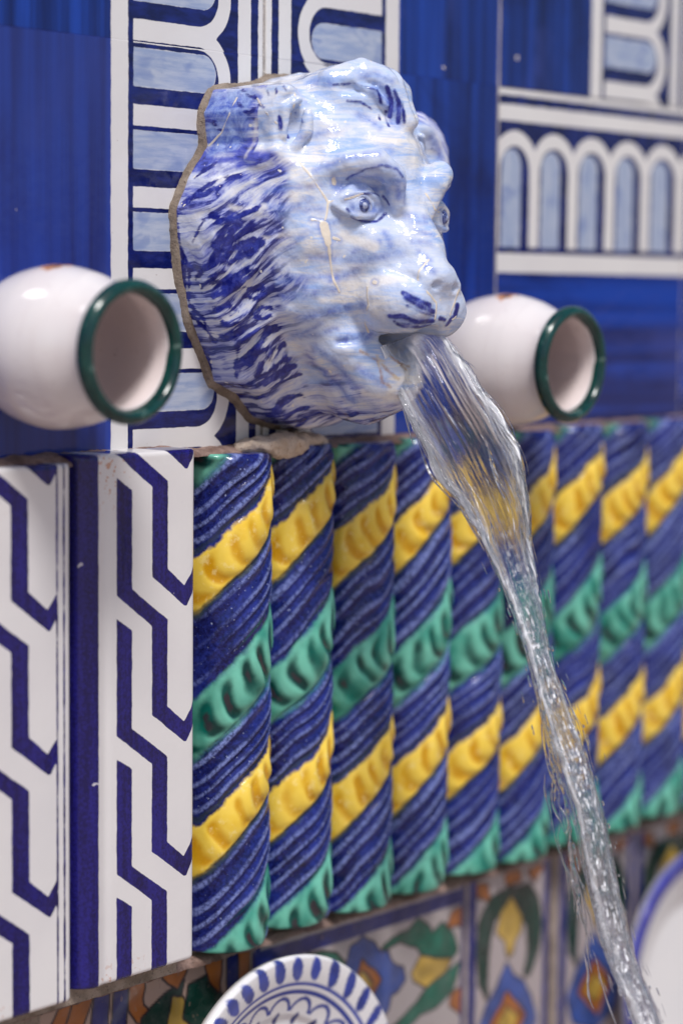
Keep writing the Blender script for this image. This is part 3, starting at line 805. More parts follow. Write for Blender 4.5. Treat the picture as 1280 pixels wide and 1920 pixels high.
 ('ink',0.51,[(-18.8,45.3,133.2),(-14.3,48.0,132.9),(-9.9,49.6,130.6)]),
 ('wash',1.22,[(-8.7,75.3,71.9),(-7.4,78.1,69.9)]),
 ('wash',0.61,[(-6.8,69.7,84.8),(-1.1,72.9,82.9)]),
 ('wash',0.61,[(-8.8,70.1,80.8),(-2.6,74.1,79.9)]),
 ('wash',0.61,[(-8.0,72.2,76.8),(-5.9,75.6,73.9)]),
 ('wash',0.71,[(-6.0,67.7,88.7),(-0.9,70.1,87.9)]),
 ('wash',1.43,[(-32.1,49.7,66.6),(-27.2,52.1,68.1),(-23.4,55.3,69.7)]),
 ('wash',1.02,[(-43.8,33.7,65.4),(-40.7,41.6,66.5),(-36.7,46.6,67.0),(-31.2,50.3,67.6)]),
 ('wash',1.22,[(-41.9,34.7,59.5),(-40.5,40.1,60.3),(-37.9,44.4,61.1),(-34.3,47.8,61.9),(-29.7,50.4,62.7)]),
 ('wash',1.43,[(-37.5,38.8,51.7),(-35.3,43.3,52.7),(-31.9,46.6,53.7),(-27.4,49.0,54.8),(-22.6,51.2,55.8),(-21.9,56.9,56.8)]),
 ('wash',2.24,[(-23.4,47.8,43.8),(-16.2,52.2,44.8),(-13.8,53.4,45.8)]),
 ('wash',0.82,[(-49.6,30.7,92.8),(-46.3,35.1,92.6),(-43.3,39.6,92.4),(-40.0,43.9,92.2),(-36.2,47.8,92.0)]),
 ('wash',0.61,[(-47.8,30.4,98.8),(-45.4,35.1,99.3),(-42.6,39.6,99.8),(-39.4,43.7,100.3),(-35.8,47.3,100.8)]),
 ('wash',1.02,[(-17.7,51.0,32.7),(-14.5,54.9,29.8),(-11.1,58.6,26.8)]),
 ('wash',1.43,[(-23.5,37.3,32.5),(-19.7,39.4,28.4),(-16.8,42.4,24.4),(-13.7,45.1,20.3)]),
 ('wash',0.82,[(-32.8,34.7,44.6),(-31.7,40.0,45.7),(-29.3,44.0,46.7),(-25.7,47.1,47.8)]),
 ('wash',1.22,[(-17.5,63.1,83.6),(-16.2,64.7,78.7)]),
 ('wash',0.82,[(-26.3,55.1,76.5),(-23.5,59.2,78.5),(-20.0,62.7,80.6)]),
 ('wash',1.43,[(44.9,35.5,123.3),(49.4,36.2,116.1)]),
 ('ink',0.41,[(46.4,34.4,119.2),(48.9,35.9,117.2)]),
 ('wash',0.82,[(-42.7,43.1,82.1),(-39.8,46.8,84.1),(-35.9,49.4,86.2),(-31.5,51.6,88.2)]),
 ('wash',0.92,[(-46.2,35.6,89.9),(-42.7,40.4,92.9),(-38.8,44.8,95.9)]),
 ('wash',1.02,[(-39.5,45.7,74.4),(-35.8,49.0,74.2),(-31.0,51.4,74.0),(-26.5,54.0,73.8),(-23.4,57.9,73.6),(-20.6,61.6,74.6),(-16.8,64.4,75.7),(-12.3,66.7,76.7)]),
 ('wash',0.82,[(-7.4,65.0,90.7),(-3.7,68.5,89.8),(4.6,68.2,89.1)]),
 ('wash',0.92,[(-37.3,46.0,106.7),(-34.9,49.9,108.3),(-32.6,54.1,109.9),(-29.5,57.4,111.6),(-25.9,60.3,112.3),(-22.2,63.2,113.0),(-9.2,58.4,114.5)]),
 ('wash',0.92,[(-37.5,38.2,118.6),(-31.9,39.3,119.8),(-29.3,43.2,120.8),(-25.7,46.2,121.9)]),
 ('wash',1.22,[(-28.7,39.2,40.6),(-26.8,42.8,37.7),(-23.8,45.6,34.7),(-19.7,46.1,30.6),(-16.7,47.6,26.6)]),
 ('wash',0.82,[(-33.6,30.0,43.5),(-33.7,38.2,46.6),(-31.6,44.3,49.7)]),
 ('cream',2.04,[(-21.2,60.1,65.8),(-19.8,66.6,66.3),(-16.2,71.3,66.8)]),
 ('cream',1.84,[(-29.8,52.8,82.4),(-25.3,56.8,80.5),(-21.6,61.5,78.6)]),
 ('cream',0.82,[(-34.6,46.8,58.7),(-30.5,49.1,58.5),(-25.5,50.8,58.2)]),
 ('cream',0.82,[(-48.9,31.5,92.8),(-51.7,27.3,91.8),(-53.9,18.5,92.9)]),
 ('cream',1.02,[(14.7,53.1,41.4),(3.8,59.4,36.1),(-4.0,63.2,30.8),(-7.0,61.8,27.3),(-8.7,59.3,23.8)]),
 ('cream',1.22,[(-14.0,50.6,23.6),(-11.5,55.1,22.7),(-7.7,58.6,21.7)]),
 ('bare',1.73,[(-36.0,49.3,86.1),(-35.7,50.1,83.2)]),
 ('bare',1.33,[(-35.7,50.1,83.2),(-35.1,50.6,79.8)]),
 ('bare',0.61,[(-35.1,50.6,80.3),(-33.8,50.5,75.4)]),
 ('bare',0.46,[(-39.1,46.0,88.2),(-36.3,48.7,87.6)]),
 ('bare',0.61,[(-32.9,51.6,81.7),(-30.6,52.5,81.0)]),
 ('bare',0.82,[(-32.3,50.8,103.3),(-31.6,50.5,101.9)]),
 ('bare',0.71,[(-21.2,61.1,65.6),(-21.2,62.1,65.4)]),
 ('crack',0.46,[(-39.3,39.8,109.7),(-38.7,44.7,104.7),(-35.8,47.4,98.9),(-33.9,49.4,95.0),(-34.4,49.4,91.1),(-35.4,49.2,88.1)]),
 ('crack',0.46,[(-33.9,49.4,95.0),(-30.5,55.8,96.0),(-24.6,58.5,98.1)]),
 ('crack',0.46,[(-34.4,50.6,77.4),(-32.1,50.0,69.6),(-31.0,50.2,65.6),(-28.3,50.7,61.7)]),
 ('crack',0.46,[(-21.9,58.7,63.8),(-22.5,59.7,56.9),(-17.2,54.0,49.8),(-14.5,53.3,46.8)]),
 ('crack',0.46,[(-6.3,75.3,73.9),(-10.8,74.5,69.9),(-10.8,73.9,66.9),(-9.6,77.5,62.0),(-3.9,77.4,58.1),(-3.8,76.8,52.1)]),
 ('crack',0.46,[(8.5,78.4,63.1),(7.2,77.6,58.6),(5.2,77.3,54.1),(4.7,71.4,48.0)]),
 ('crack',0.46,[(-41.5,9.9,134.3),(-44.3,9.1,128.2),(-43.8,4.5,121.4),(-43.4,-2.8,116.7)]),
 ('crack',0.46,[(-42.4,21.0,133.7),(-44.7,28.6,127.3),(-42.9,31.7,123.9)]),
 ('crack',0.46,[(-37.0,35.6,135.3),(-39.1,36.8,130.3),(-36.9,32.8,127.6)]),
 ('cream',0.61,[(-47.5,20.5,111.8),(-43.9,21.8,118.8),(-44.5,23.0,125.6)]),
 ('cream',0.41,[(-49.0,30.3,81.1),(-45.2,37.5,82.6),(-43.3,41.7,82.9),(-41.0,45.6,83.1)]),
 ('crack',0.46,[(6.0,63.7,99.2),(9.5,65.6,93.2),(20.4,58.8,92.7)]),
 ('rust',0.41,[(-18.2,52.6,39.8),(-13.4,55.2,36.8),(-10.6,58.1,35.8)]),
 ('rust',0.41,[(-12.3,55.6,37.8),(-12.4,57.7,31.8),(-11.9,58.0,27.8),(-9.5,59.9,26.3)]),
 ('rust',0.51,[(-11.5,57.6,34.8),(-9.9,60.2,31.4),(-7.2,62.0,29.3)]),
 ('rust',0.61,[(-8.3,58.8,37.8),(-3.7,62.9,32.8)]),
 ('rust',0.41,[(-5.4,61.7,34.8),(-1.1,62.8,33.8)]),
]
#STROKES_END
def seg_dist(pts, V):
    d = np.full(len(V), 1e9)
    for a, b in zip(pts[:-1], pts[1:]):
        a, b = np.array(a, float), np.array(b, float); e = b - a
        t = np.clip(((V - a) @ e)/(e @ e + 1e-9), 0, 1)
        d = np.minimum(d, np.linalg.norm(V - a - t[:, None]*e, axis=1))
    return d
ATT = {k: np.full(len(LV), 9.) for k in ('ink', 'crack', 'bare', 'wash', 'cream', 'rust')}
for kind, r, pts in STROKES:
    pts = np.array(pts, float)
    lo, hi = pts.min(0) - 16, pts.max(0) + 16
    sel = np.where(((LV > lo) & (LV < hi)).all(1))[0]
    if len(sel) == 0: continue
    ATT[kind][sel] = np.minimum(ATT[kind][sel], seg_dist(pts, LV[sel]) - r)
e_ = np.sqrt((LV[:, 0]/43)**2 + ((LV[:, 2]-88)/66)**2)
ear_ = np.minimum(1, np.hypot((np.abs(LV[:, 0])-40)/11, (LV[:, 2] + .13*LV[:, 0] - 119)/17)) + (LV[:, 1] < 24)
ATT['mane'] = smooth(.97, 1.08, e_ + .12*(vnoise(LV[:, 0]/5, LV[:, 1]/5, LV[:, 2]/5, 5)-.5))*smooth(.8, 1.0, ear_)
ang_ = np.arctan2(LV[:, 2]-88, LV[:, 0]); ang_ = np.where(ang_ > 2.2, ang_ - 2*np.pi, ang_)
ATT['across'] = ang_*42 - 58*np.clip((-ang_ - 2.0)/.7, -1, 1)*(e_-1) + 7*(vnoise(LV[:, 0]/14, LV[:, 2]/14, 0, 12)-.5)
ATT['along'] = e_*48
ATT['dense'] = smooth(.96, 1.04, e_)*smooth(1.75, 1.2, e_)*smooth(112, 92, LV[:, 2])

def mat_lion():
    n = NT('lion_glaze'); c = n.obj()
    wob = n.math('MULTIPLY', n.math('SUBTRACT', n.noise(c, 280, 4, .65), .5), 2.6)
    flow = n.noise(n.scaled(c, (55, 55, 330)), 1., 5, .7, .9)           # sideways brush streaks
    flow2 = n.noise(n.scaled(c, (24, 24, 62)), 1., 5, .62, 1.0)
    pat = n.noise(c, 34, 3, .5, .5)
    cream, deep = (.79, .76, .73), (.008, .011, .17)
    col = n.mix(n.step(pat, .42, .66), (.60, .65, .78), cream)
    k = n.math('MULTIPLY', n.step(flow, .38, .62), n.step(flow2, .34, .60, .35, 1.))
    col = n.mix(k, col, (.38, .51, .80))
    col = n.mix(n.step(n.math('ADD', n.math('MULTIPLY', flow2, .65), n.math('MULTIPLY', flow, .35)), .53, .70, 0, .6), col, (.25, .38, .72))
    # wash areas
    ws = n.step(n.math('ADD', n.attr('wash'), wob), 2.2, -2.2)
    wc = n.mix(n.step(n.noise(c, 210, 5, .7, .6), .35, .68), (.065, .12, .50), (.31, .43, .76))
    col = n.mix(n.math('MULTIPLY', ws, .85), col, wc)
    # mane base
    fv = n.t.nodes.new('ShaderNodeCombineXYZ')
    n.put(fv.inputs[0], n.math('MULTIPLY', n.attr('across'), .36)); n.put(fv.inputs[1], n.math('MULTIPLY', n.attr('along'), .125))
    n.put(fv.inputs[2], n.math('MULTIPLY', n.noise(c, 60, 2), 1.8))
    mv = n.noise(fv.outputs[0], 1., 5, .62, .35)
    mc = n.mix(n.step(mv, .40, .60), (.05, .07, .46), (.56, .59, .74))
    dn = n.attr('dense')
    mc = n.mix(n.step(n.math('SUBTRACT', mv, n.math('SUBTRACT', n.math('MULTIPLY', dn, .092), .030)), .36, .44, .97, 0.), mc, deep)
    mc = n.mix(n.step(mv, .57, .63, 0., .6), mc, (.74, .72, .72))
    col = n.mix(n.math('MULTIPLY', n.attr('mane'), .95), col, mc)
    ws2 = n.math('MULTIPLY', ws, n.attr('mane'))
    col = n.mix(n.math('MULTIPLY', ws2, .8), col, wc)
    cm = n.step(n.math('ADD', n.attr('cream'), wob), 1.2, -1.2)
    col = n.mix(n.math('MULTIPLY', cm, .8), col, cream)
    # strokes
    ik = n.step(n.math('ADD', n.math('ADD', n.attr('ink'), n.math('MULTIPLY', wob, .6)), n.math('MULTIPLY', n.math('MULTIPLY', n.math('SUBTRACT', mv, .5), n.attr('mane')), 7.)), .45, -.55)
    iv = n.noise(n.scaled(c, (260, 120, 180)), 1., 4, .65, .8)
    ic = n.mix(n.step(iv, .38, .66), deep, (.035, .05, .36))
    col = n.mix(n.math('MULTIPLY', ik, n.step(iv, .52, .80, .98, .5)), col, ic)
    # bare clay and cracks
    br = n.step(n.math('ADD', n.attr('bare'), n.math('MULTIPLY', wob, .4)), .2, -.2)
    rim = n.step(n.math('ADD', n.attr('bare'), n.math('MULTIPLY', wob, .4)), 1.5, .5)
    col = n.mix(n.math('MULTIPLY', rim, .35), col, (.13, .19, .52))
    ck = n.step(n.math('ADD', n.attr('crack'), n.math('MULTIPLY', wob, .12)), .15, -.15)
    cl = n.math('MAXIMUM', br, ck)
    col = n.mix(cl, col, (.74, .66, .56))
    ru = n.math('ADD', n.attr('rust'), n.math('MULTIPLY', wob, .9))
    col = n.mix(n.step(ru, .7, -.7, 0, .8), col, n.mix(n.step(n.noise(c, 160, 3), .45, .6), (.36, .17, .06), (.66, .52, .34)))
    sp = n.step(n.noise(c, 330, 1, .5), .765, .775)
    col = n.mix(sp, col, (.76, .72, .66))
    pin = n.step(n.noise(c, 260, 1, .5), .84, .845)
    col = n.mix(pin, col, (.10, .05, .03))
    hgt = n.math('ADD', n.noise(c, 420, 3, .6), n.math('MULTIPLY', n.noise(c, 120, 3, .6), 2.5))
    hgt = n.math('ADD', hgt, n.math('MULTIPLY', cl, 1.1))
    hgt = n.math('ADD', hgt, n.math('MULTIPLY', ik, .5))
    n.bsdf(col, n.math('ADD', .10, n.math('MULTIPLY', cl, .35)), n.bump(hgt, .30, .0008))
    return n.m
def to_world(V):   # lion millimetres -> metres relative to the lion's origin
    return np.stack([V[:, 0], -V[:, 1], V[:, 2] - 78], 1)/1000
lion = link('lion_head_spout', mesh('lion_head', to_world(LV), LQ[:, ::-1], ATT), mat_lion(), loc=(LX/1000, 0, .078))
tag(lion, 'blue and white glazed lion head spouting water from its open mouth', 'lion spout')

# eyeballs and the mortar the head is bedded in
def dome_eye(sx):
    a = math.radians(sx*16); el = math.radians(-2)
    r = 9.25
    th, ph = np.meshgrid(np.linspace(0, .62, 40), np.linspace(0, 2*np.pi, 56, endpoint=False), indexing='ij')
    rr = r + .45*np.exp(-(th*r/2.6)**4) - .5*np.exp(-((th*r-2.9)/.5)**2) + .5*np.exp(-((th*r)/.9)**2) - .9*smooth(.42, .62, th)
    q = np.stack([rr*np.sin(th)*np.cos(ph), rr*np.cos(th), rr*np.sin(th)*np.sin(ph)], -1).reshape(-1, 3)
    R = np.array([[math.cos(a), math.sin(a), 0], [-math.sin(a), math.cos(a), 0], [0, 0, 1]])
    q = q @ R.T
    d = (th*r).reshape(-1)
    q = q + np.array([sx*EYE[0], EYE[1], EYE[2] - SH*sx*EYE[0]])
    nt, npn = th.shape; idx = np.arange(nt*npn).reshape(nt, npn)
    nx = np.roll(idx, -1, 1)
    F = np.stack([idx[:-1], nx[:-1], nx[1:], idx[1:]], -1).reshape(-1, 4)
    return mesh('eye', to_world(q), F if sx > 0 else F, {'rad': d})
def mat_eye():
    n = NT('eye_glaze'); c = n.obj(); r = n.math('ADD', n.attr('rad'), n.math('MULTIPLY', n.math('SUBTRACT', n.noise(c, 420, 3), .5), 1.3))
    v = n.noise(n.scaled(c, (260, 200, 260)), 1., 4, .7, 1.)
    col = n.mix(n.step(v, .4, .66), (.28, .33, .52), (.52, .55, .66))
    ring = n.math('MULTIPLY', n.step(r, 3.5, 3.0), n.step(r, .8, 1.3))
    col = n.mix(ring, col, n.mix(n.step(v, .42, .6), (.010, .014, .11), (.12, .16, .38)))
    n.bsdf(col, .08, n.bump(n.noise(c, 400, 3), .25, .0006))
    return n.m
ME = mat_eye()
for s in (-1, 1): link('eye', dome_eye(s), ME, lion)
def bed():
    pts = np.array(OUT)
    n = 360
    seg = np.linalg.norm(np.roll(pts, -1, 0) - pts, axis=1); cum = np.concatenate([[0], np.cumsum(seg)])
    t = np.linspace(0, cum[-1], n, endpoint=False)
    pp = np.concatenate([pts, pts[:1]])
    x, z = np.interp(t, cum, pp[:, 0]), np.interp(t, cum, pp[:, 1])
    for _ in range(6):
        x = (np.roll(x, 1) + x*2 + np.roll(x, -1))/4; z = (np.roll(z, 1) + z*2 + np.roll(z, -1))/4
    cx, cz = 0, 78
    V = []
    for k, (off, p) in enumerate(((-3, -3.6), (-1.3, -4.0), (-.5, -4.7), (.2, -5.8), (.9, -7.5))):
        nx_, nz_ = np.roll(z, 1) - np.roll(z, -1), np.roll(x, -1) - np.roll(x, 1)
        l = np.hypot(nx_, nz_); nx_, nz_ = nx_/l, nz_/l
        s = np.sign((x-cx)*nx_ + (z-cz)*nz_); nx_, nz_ = nx_*s, nz_*s
        o = off + 1.6*(vnoise(t/9, k*.2, 0, 1) - .5) + .7*(vnoise(t/1.7, k*3, 0, 2) - .5)
        V.append(np.stack([x + nx_*o, np.full(n, p), z + nz_*o], 1))
    V = np.concatenate(V)
    idx = np.arange(5*n).reshape(5, n); nx2 = np.roll(idx, -1, 1)
    F = np.stack([idx[:-1], nx2[:-1], nx2[1:], idx[1:]], -1).reshape(-1, 4)
    return mesh('mortar_bed', to_world(V), F)
link('mortar_bed', bed(), mat_mortar('sandy_mortar', (.19, .145, .11), (.31, .25, .20), (.10, .075, .06)), lion)

def plaster():
    X, Y, Z = np.arange(10, 72, .7)[:, None, None], np.arange(-12, 8, .7)[None, :, None], np.arange(-7, 12, .7)[None, None, :]
    F = ell(X, Y, Z, (30, -1, 1.2), (9, 7.5, 3.0))
    for c, r in (((40, -3.5, 2.2), (10, 7, 3.6)), ((51, -2, 2.6), (9, 7, 3.4)), ((60, 0, 1.5), (7, 6, 2.6)), ((35, -6.5, -1.5), (5, 3.2, 3)), ((47, -6, -.5), (6, 3.5, 2.2)), ((22, 1, 1), (5, 5, 2.2))):
        F = s_min(F, ell(X, Y, Z, c, r), 2.5)
    F = F + 2.0*(vnoise(X/4, Y/4, Z/4, 3)-.5) + 1.3*(vnoise(X/1.7, Y/1.7, Z/1.7, 4)-.5)
    V, Q = surface_nets(F, (10, -12, -7), .7)
    link('plaster_dab', mesh('plaster_dab', V/1000, Q[:, ::-1]), MT_PLASTER, wall)
plaster()

# ------------------------------------------------------------------ jars
def lathe(prof, n=96, smooth_pts=True):
    prof = np.array(prof, float)
    ph = np.linspace(0, 2*np.pi, n, endpoint=False)
    V = np.stack([prof[:, 1][:, None]*np.cos(ph), -np.repeat(prof[:, 0][:, None], n, 1), prof[:, 1][:, None]*np.sin(ph)], -1).reshape(-1, 3)
    idx = np.arange(len(prof)*n).reshape(len(prof), n); nx = np.roll(idx, -1, 1)
    F = np.stack([idx[:-1], idx[1:], nx[1:], nx[:-1]], -1).reshape(-1, 4)
    return V, F
def spline(pts, k=6):
    pts = np.array(pts, float); out = []
    q = np.concatenate([[2*pts[0]-pts[1]], pts, [2*pts[-1]-pts[-2]]])
    for i in range(1, len(q)-2):
        for t in np.linspace(0, 1, k, endpoint=False):
            a, b, c, d = q[i-1], q[i], q[i+1], q[i+2]
            out.append(.5*((2*b) + (-a+c)*t + (2*a-5*b+4*c-d)*t*t + (-a+3*b-3*c+d)*t**3))
    out.append(pts[-1]); return np.array(out)
def mat_jar():
    n = NT('cream_jar_glaze'); c = n.obj()
    v = n.noise(c, 30, 3)
    col = n.mix(n.step(v, .35, .7), (.74, .70, .70), (.67, .61, .615))
    ring = n.noise(n.scaled(c, (8, 420, 8)), 1., 3, .6, .3)
    col = n.mix(n.step(ring, .5, .75, 0, .3), col, (.62, .54, .55))
    col = n.mix(n.math('MULTIPLY', n.attr('inside'), .75), col, (.80, .68, .66))
    dirt = n.step(n.noise(c, 240, 3, .6), .66, .74)
    col = n.mix(n.math('MULTIPLY', dirt, .35), col, (.36, .27, .23))
    pin = n.step(n.noise(c, 520, 1, .5), .77, .79)
    col = n.mix(n.math('MULTIPLY', pin, .5), col, (.25, .17, .13))
    ch = n.step(n.math('ADD', n.attr('chip'), n.math('MULTIPLY', n.math('SUBTRACT', n.noise(c, 190, 4, .7), .5), 9.)), .4, -.4)
    core = n.step(n.math('ADD', n.attr('chip'), n.math('MULTIPLY', n.math('SUBTRACT', n.noise(c, 260, 4, .7), .5), 9.)), -1.0, -1.8)
    col = n.mix(ch, col, (.50, .22, .10)); col = n.mix(core, col, (.10, .045, .03))
    n.bsdf(col, n.math('ADD', .07, n.math('MULTIPLY', ch, .6)), glaze_bump(n, 90, .10))
    return n.m
MJ = mat_jar()
def mat_rim():
    n = NT('dark_green_glaze'); c = n.obj()
    col = n.mix(n.step(n.noise(n.scaled(c, (90, 260, 90)), 1., 4, .65), .32, .68), (.001, .022, .023), (.004, .055, .048))
    col = n.mix(n.step(n.noise(c, 170, 3, .6), .63, .72, 0, .6), col, (.20, .30, .27))
    n.bsdf(col, n.step(n.noise(c, 130, 2), .3, .7, .08, .2), glaze_bump(n, 160, .3))
    return n.m
MR = mat_rim()
def jar(cx, cz, ax, az, label, chip):
    # profile (distance along the axis from body centre, radius)
    outer = spline([(-31, 15), (-27, 20), (-15, 25.8), (-4, 28.3), (4, 28.3), (14, 26.2), (22, 23.0), (27, 21.4), (30.5, 21.6)])
    inner = spline([(33.0, 19.7), (30, 19.2), (25, 19.4), (16, 22.5), (4, 25.6), (-8, 25), (-20, 20), (-27, 10), (-28.5, .1)])
    V, F = lathe(np.concatenate([outer, inner]))
    ins = np.repeat(np.concatenate([np.zeros(len(outer)), smooth(0, 6, np.arange(len(inner)))]), 96)
    V[:, 0] *= 1 + .006*np.sin(2*np.arctan2(V[:, 2], V[:, 0]) + V[:, 1]*.1); V[:, 1] += .25*np.sin(3*np.arctan2(V[:, 2], V[:, 0]))
    cp = np.array(chip); d = np.linalg.norm((V - cp)*np.array([.45, 1, 1]), axis=1) - 3.6
    t = tag(bpy.data.objects.new('jar', None), label, 'jar', 'white jars set in the wall')
    COL.objects.link(t)
    t.location = (cx/1000, -.020, cz/1000)
    t.rotation_euler = (az, 0, ax)
    link('body', mesh('jar_body', V/1000, F, {'chip': d, 'inside': ins}), MJ, t)
    R = spline([(30.0, 21.3), (30.6, 22.8), (32.0, 24.3), (34.2, 24.6), (36.0, 23.6), (36.8, 22.2), (36.4, 20.9), (34.8, 19.9), (32.4, 19.6)], 5)
    V, F = lathe(R); a = np.arctan2(V[:, 2], V[:, 0])
    V[:, 1] += .5*np.sin(2*a+1)*.6; V[:, 0] *= 1 + .008*np.sin(3*a); V[:, 2] *= 1 + .008*np.sin(3*a+1)
    link('rim', mesh('jar_rim', V/1000, F), MR, t)
jar(-94.5, 41.8, math.radians(3), math.radians(1.2), 'white jar with green rim left of the lion, brown chips on top', (-4, -2, 28))
jar(162.8, 33.0, math.radians(1.5), math.radians(1.2), 'white jar with green rim right of the lion, behind the water', (-6, -3, 28.8))

# ------------------------------------------------------------------ plates
def plate(x, y, z, R, tilt, paint, label):
    rr = np.concatenate([np.linspace(0, R*.97, 110), R - .03*R*np.cos(np.linspace(.1, np.pi/2, 6))**2 * .99])
    rr = np.unique(np.clip(rr, 0, R))
    n = 420
    ph = np.linspace(0, 2*np.pi, n, endpoint=False)
    r, p = np.meshgrid(rr, ph, indexing='ij')
    f = r/R
    hh = 1.5 + 10*smooth(.52, 1.0, f) + 1.2*smooth(.6, .64, f) - 1.5*smooth(.985, 1.0, f)
    V = np.stack([r*np.cos(p), -hh, r*np.sin(p)], -1).reshape(-1, 3)
    m = len(rr); idx = np.arange(m*n).reshape(m, n); nx = np.roll(idx, -1, 1)
    F = np.stack([idx[:-1], idx[1:], nx[1:], nx[:-1]], -1).reshape(-1, 4)
    back = []
    base = len(V)
    for k, (fr, hb) in enumerate(((.99, 7.4), (.75, 2.5), (.5, -1.5), (.02, -1.5))):
        back.append(np.stack([fr*R*np.cos(ph), np.full(n, -hb), fr*R*np.sin(ph)], -1))
    V = np.concatenate([V] + back)
    ib = np.concatenate([idx[-1:], base + np.arange(4*n).reshape(4, n)]); nb = np.roll(ib, -1, 1)
    F2 = np.stack([ib[:-1], ib[1:], nb[1:], nb[:-1]], -1).reshape(-1, 4)
    col = paint(r/R, p, R).reshape(-1, 3)
    col = np.concatenate([col, np.tile(np.array(WHITE), (4*n, 1))])
    o = link('plate', mesh('plate', V/1000, np.concatenate([F, F2]), {'paint': col}), None)
    n_ = mat_plate()
    o.data.materials.append(n_)
    o.location = (x/1000, y/1000, z/1000)
    o.rotation_euler = (math.radians(tilt), 0, 0)
    tag(o, label, 'plate')
    return o
_mp = []
def mat_plate():
    if not _mp:
        n = NT('plate_glaze'); c = n.obj()
        n.bsdf(n.mix(n.step(n.noise(c, 60, 3), .4, .8, 0, .12), n.attr('paint', True), (.5, .52, .6)), .06, glaze_bump(n, 120, .08))
        _mp.append(n.m)
    return _mp[0]
PB = np.array((.022, .050, .34)); PW = np.array((.74, .73, .74))
def paint_fancy(f, p, R):
    col = np.empty(f.shape + (3,)); col[:] = PW
    def over(d, c, soft=.25, dens=1.):
        nonlocal col
        k = (smooth(soft, -soft, d)*dens)[..., None]; col = col*(1-k) + c*k
    r = f*R
    va = vnoise(r/4, p*12, 0, 3)
    N = 38
    q = (p*N/(2*np.pi) + .25*np.sin(p*3)) % 1 - .5
    arc = q*2*np.pi*r/N
    pw = 3.2 - .9*np.cos(p)
    over((np.hypot((arc - .28*(r - R*.91))/pw, (r - R*.918)/5.3) - 1)*2.8 + .8*(va-.5), PB*(.55 + .6*va[..., None]), .3, .99)
    over(np.abs(r - R*.825) - .75, PB*1.0); over(np.abs(r - R*.775) - 1.05, PB*.8)
    N2 = 23
    q2 = (p*N2/(2*np.pi)) % 1 - .5; arc2 = q2*2*np.pi*r/N2
    sc = np.hypot(arc2, (r - R*.655)) - 5.6
    over(np.where(r > R*.655, np.abs(sc) - .85, 9), PB*.8)
    over(np.hypot(arc2/1.5, (r - R*.61)/2.7) - 1.0, PB*.5)
    over(np.abs(r - R*.52) - .8, PB)
    over(np.abs(r - R*.40) - .7, PB)
    over(np.abs(r - R*(.22 + .07*np.cos(6*p))) - 1.2, PB)
    return col
def paint_plain(f, p, R):
    col = np.empty(f.shape + (3,)); col[:] = np.array((.72, .71, .71))
    v = vnoise(f*20, p*8, 0, 2)
    k = smooth(-.006, .006, f - .872 + .006*(v-.5))[..., None]
    c = np.array((.016, .020, .24))*(.7 + .8*v[..., None])
    return col*(1-k) + c*k
plate(29, -8, -271.5, 68, -4, paint_fancy, 'white plate painted with blue petals round its rim and scalloped rings')
plate(341, -6, -284, 68, -4, paint_plain, 'plain white plate with a broad blue rim')

# ------------------------------------------------------------------ water
LEFT = [(-11, 55, 42), (-9, 58, 33), (-6, 60.5, 24), (-6, 74.7, 1.5), (-6, 83, -10.3), (-6, 97, -23), (-5.5, 107.5, -38.1), (-5, 121.5, -64.5), (-4.5, 130, -89.2), (-5.0, 134.9, -102.3), (-5.0, 141.7, -117.1), (-5.0, 147.4, -131.9), (-5.0, 151.3, -147.0), (-5.0, 155.8, -161.9), (-5.0, 161.7, -176.5), (-5.0, 170.4, -192.3), (-5.0, 175.7, -204.8), (-4, 188, -250), (-4, 203, -300)]
RIGHT = [(11, 60, 46), (10, 68, 46.5), (8, 75, 43), (6, 91, 27.9), (6, 105.6, 10.5), (6, 112.2, -12.9), (6, 113.5, -26.8), (5.5, 119.6, -50.1), (5, 125.6, -71.4), (5.0, 138.4, -95.4), (5.0, 147.2, -117.9), (5.0, 153.0, -136.7), (5.0, 158.7, -157.5), (5.0, 165.6, -177.9), (5.0, 176.9, -199.2), (4, 194, -245), (4, 209, -300)]
def resample(pts, n):
    q = spline(pts, 12); s = np.concatenate([[0], np.cumsum(np.linalg.norm(np.diff(q, axis=0), axis=1))]); t = np.linspace(0, s[-1], n)
    return np.stack([np.interp(t, s, q[:, i]) for i in range(3)], 1)
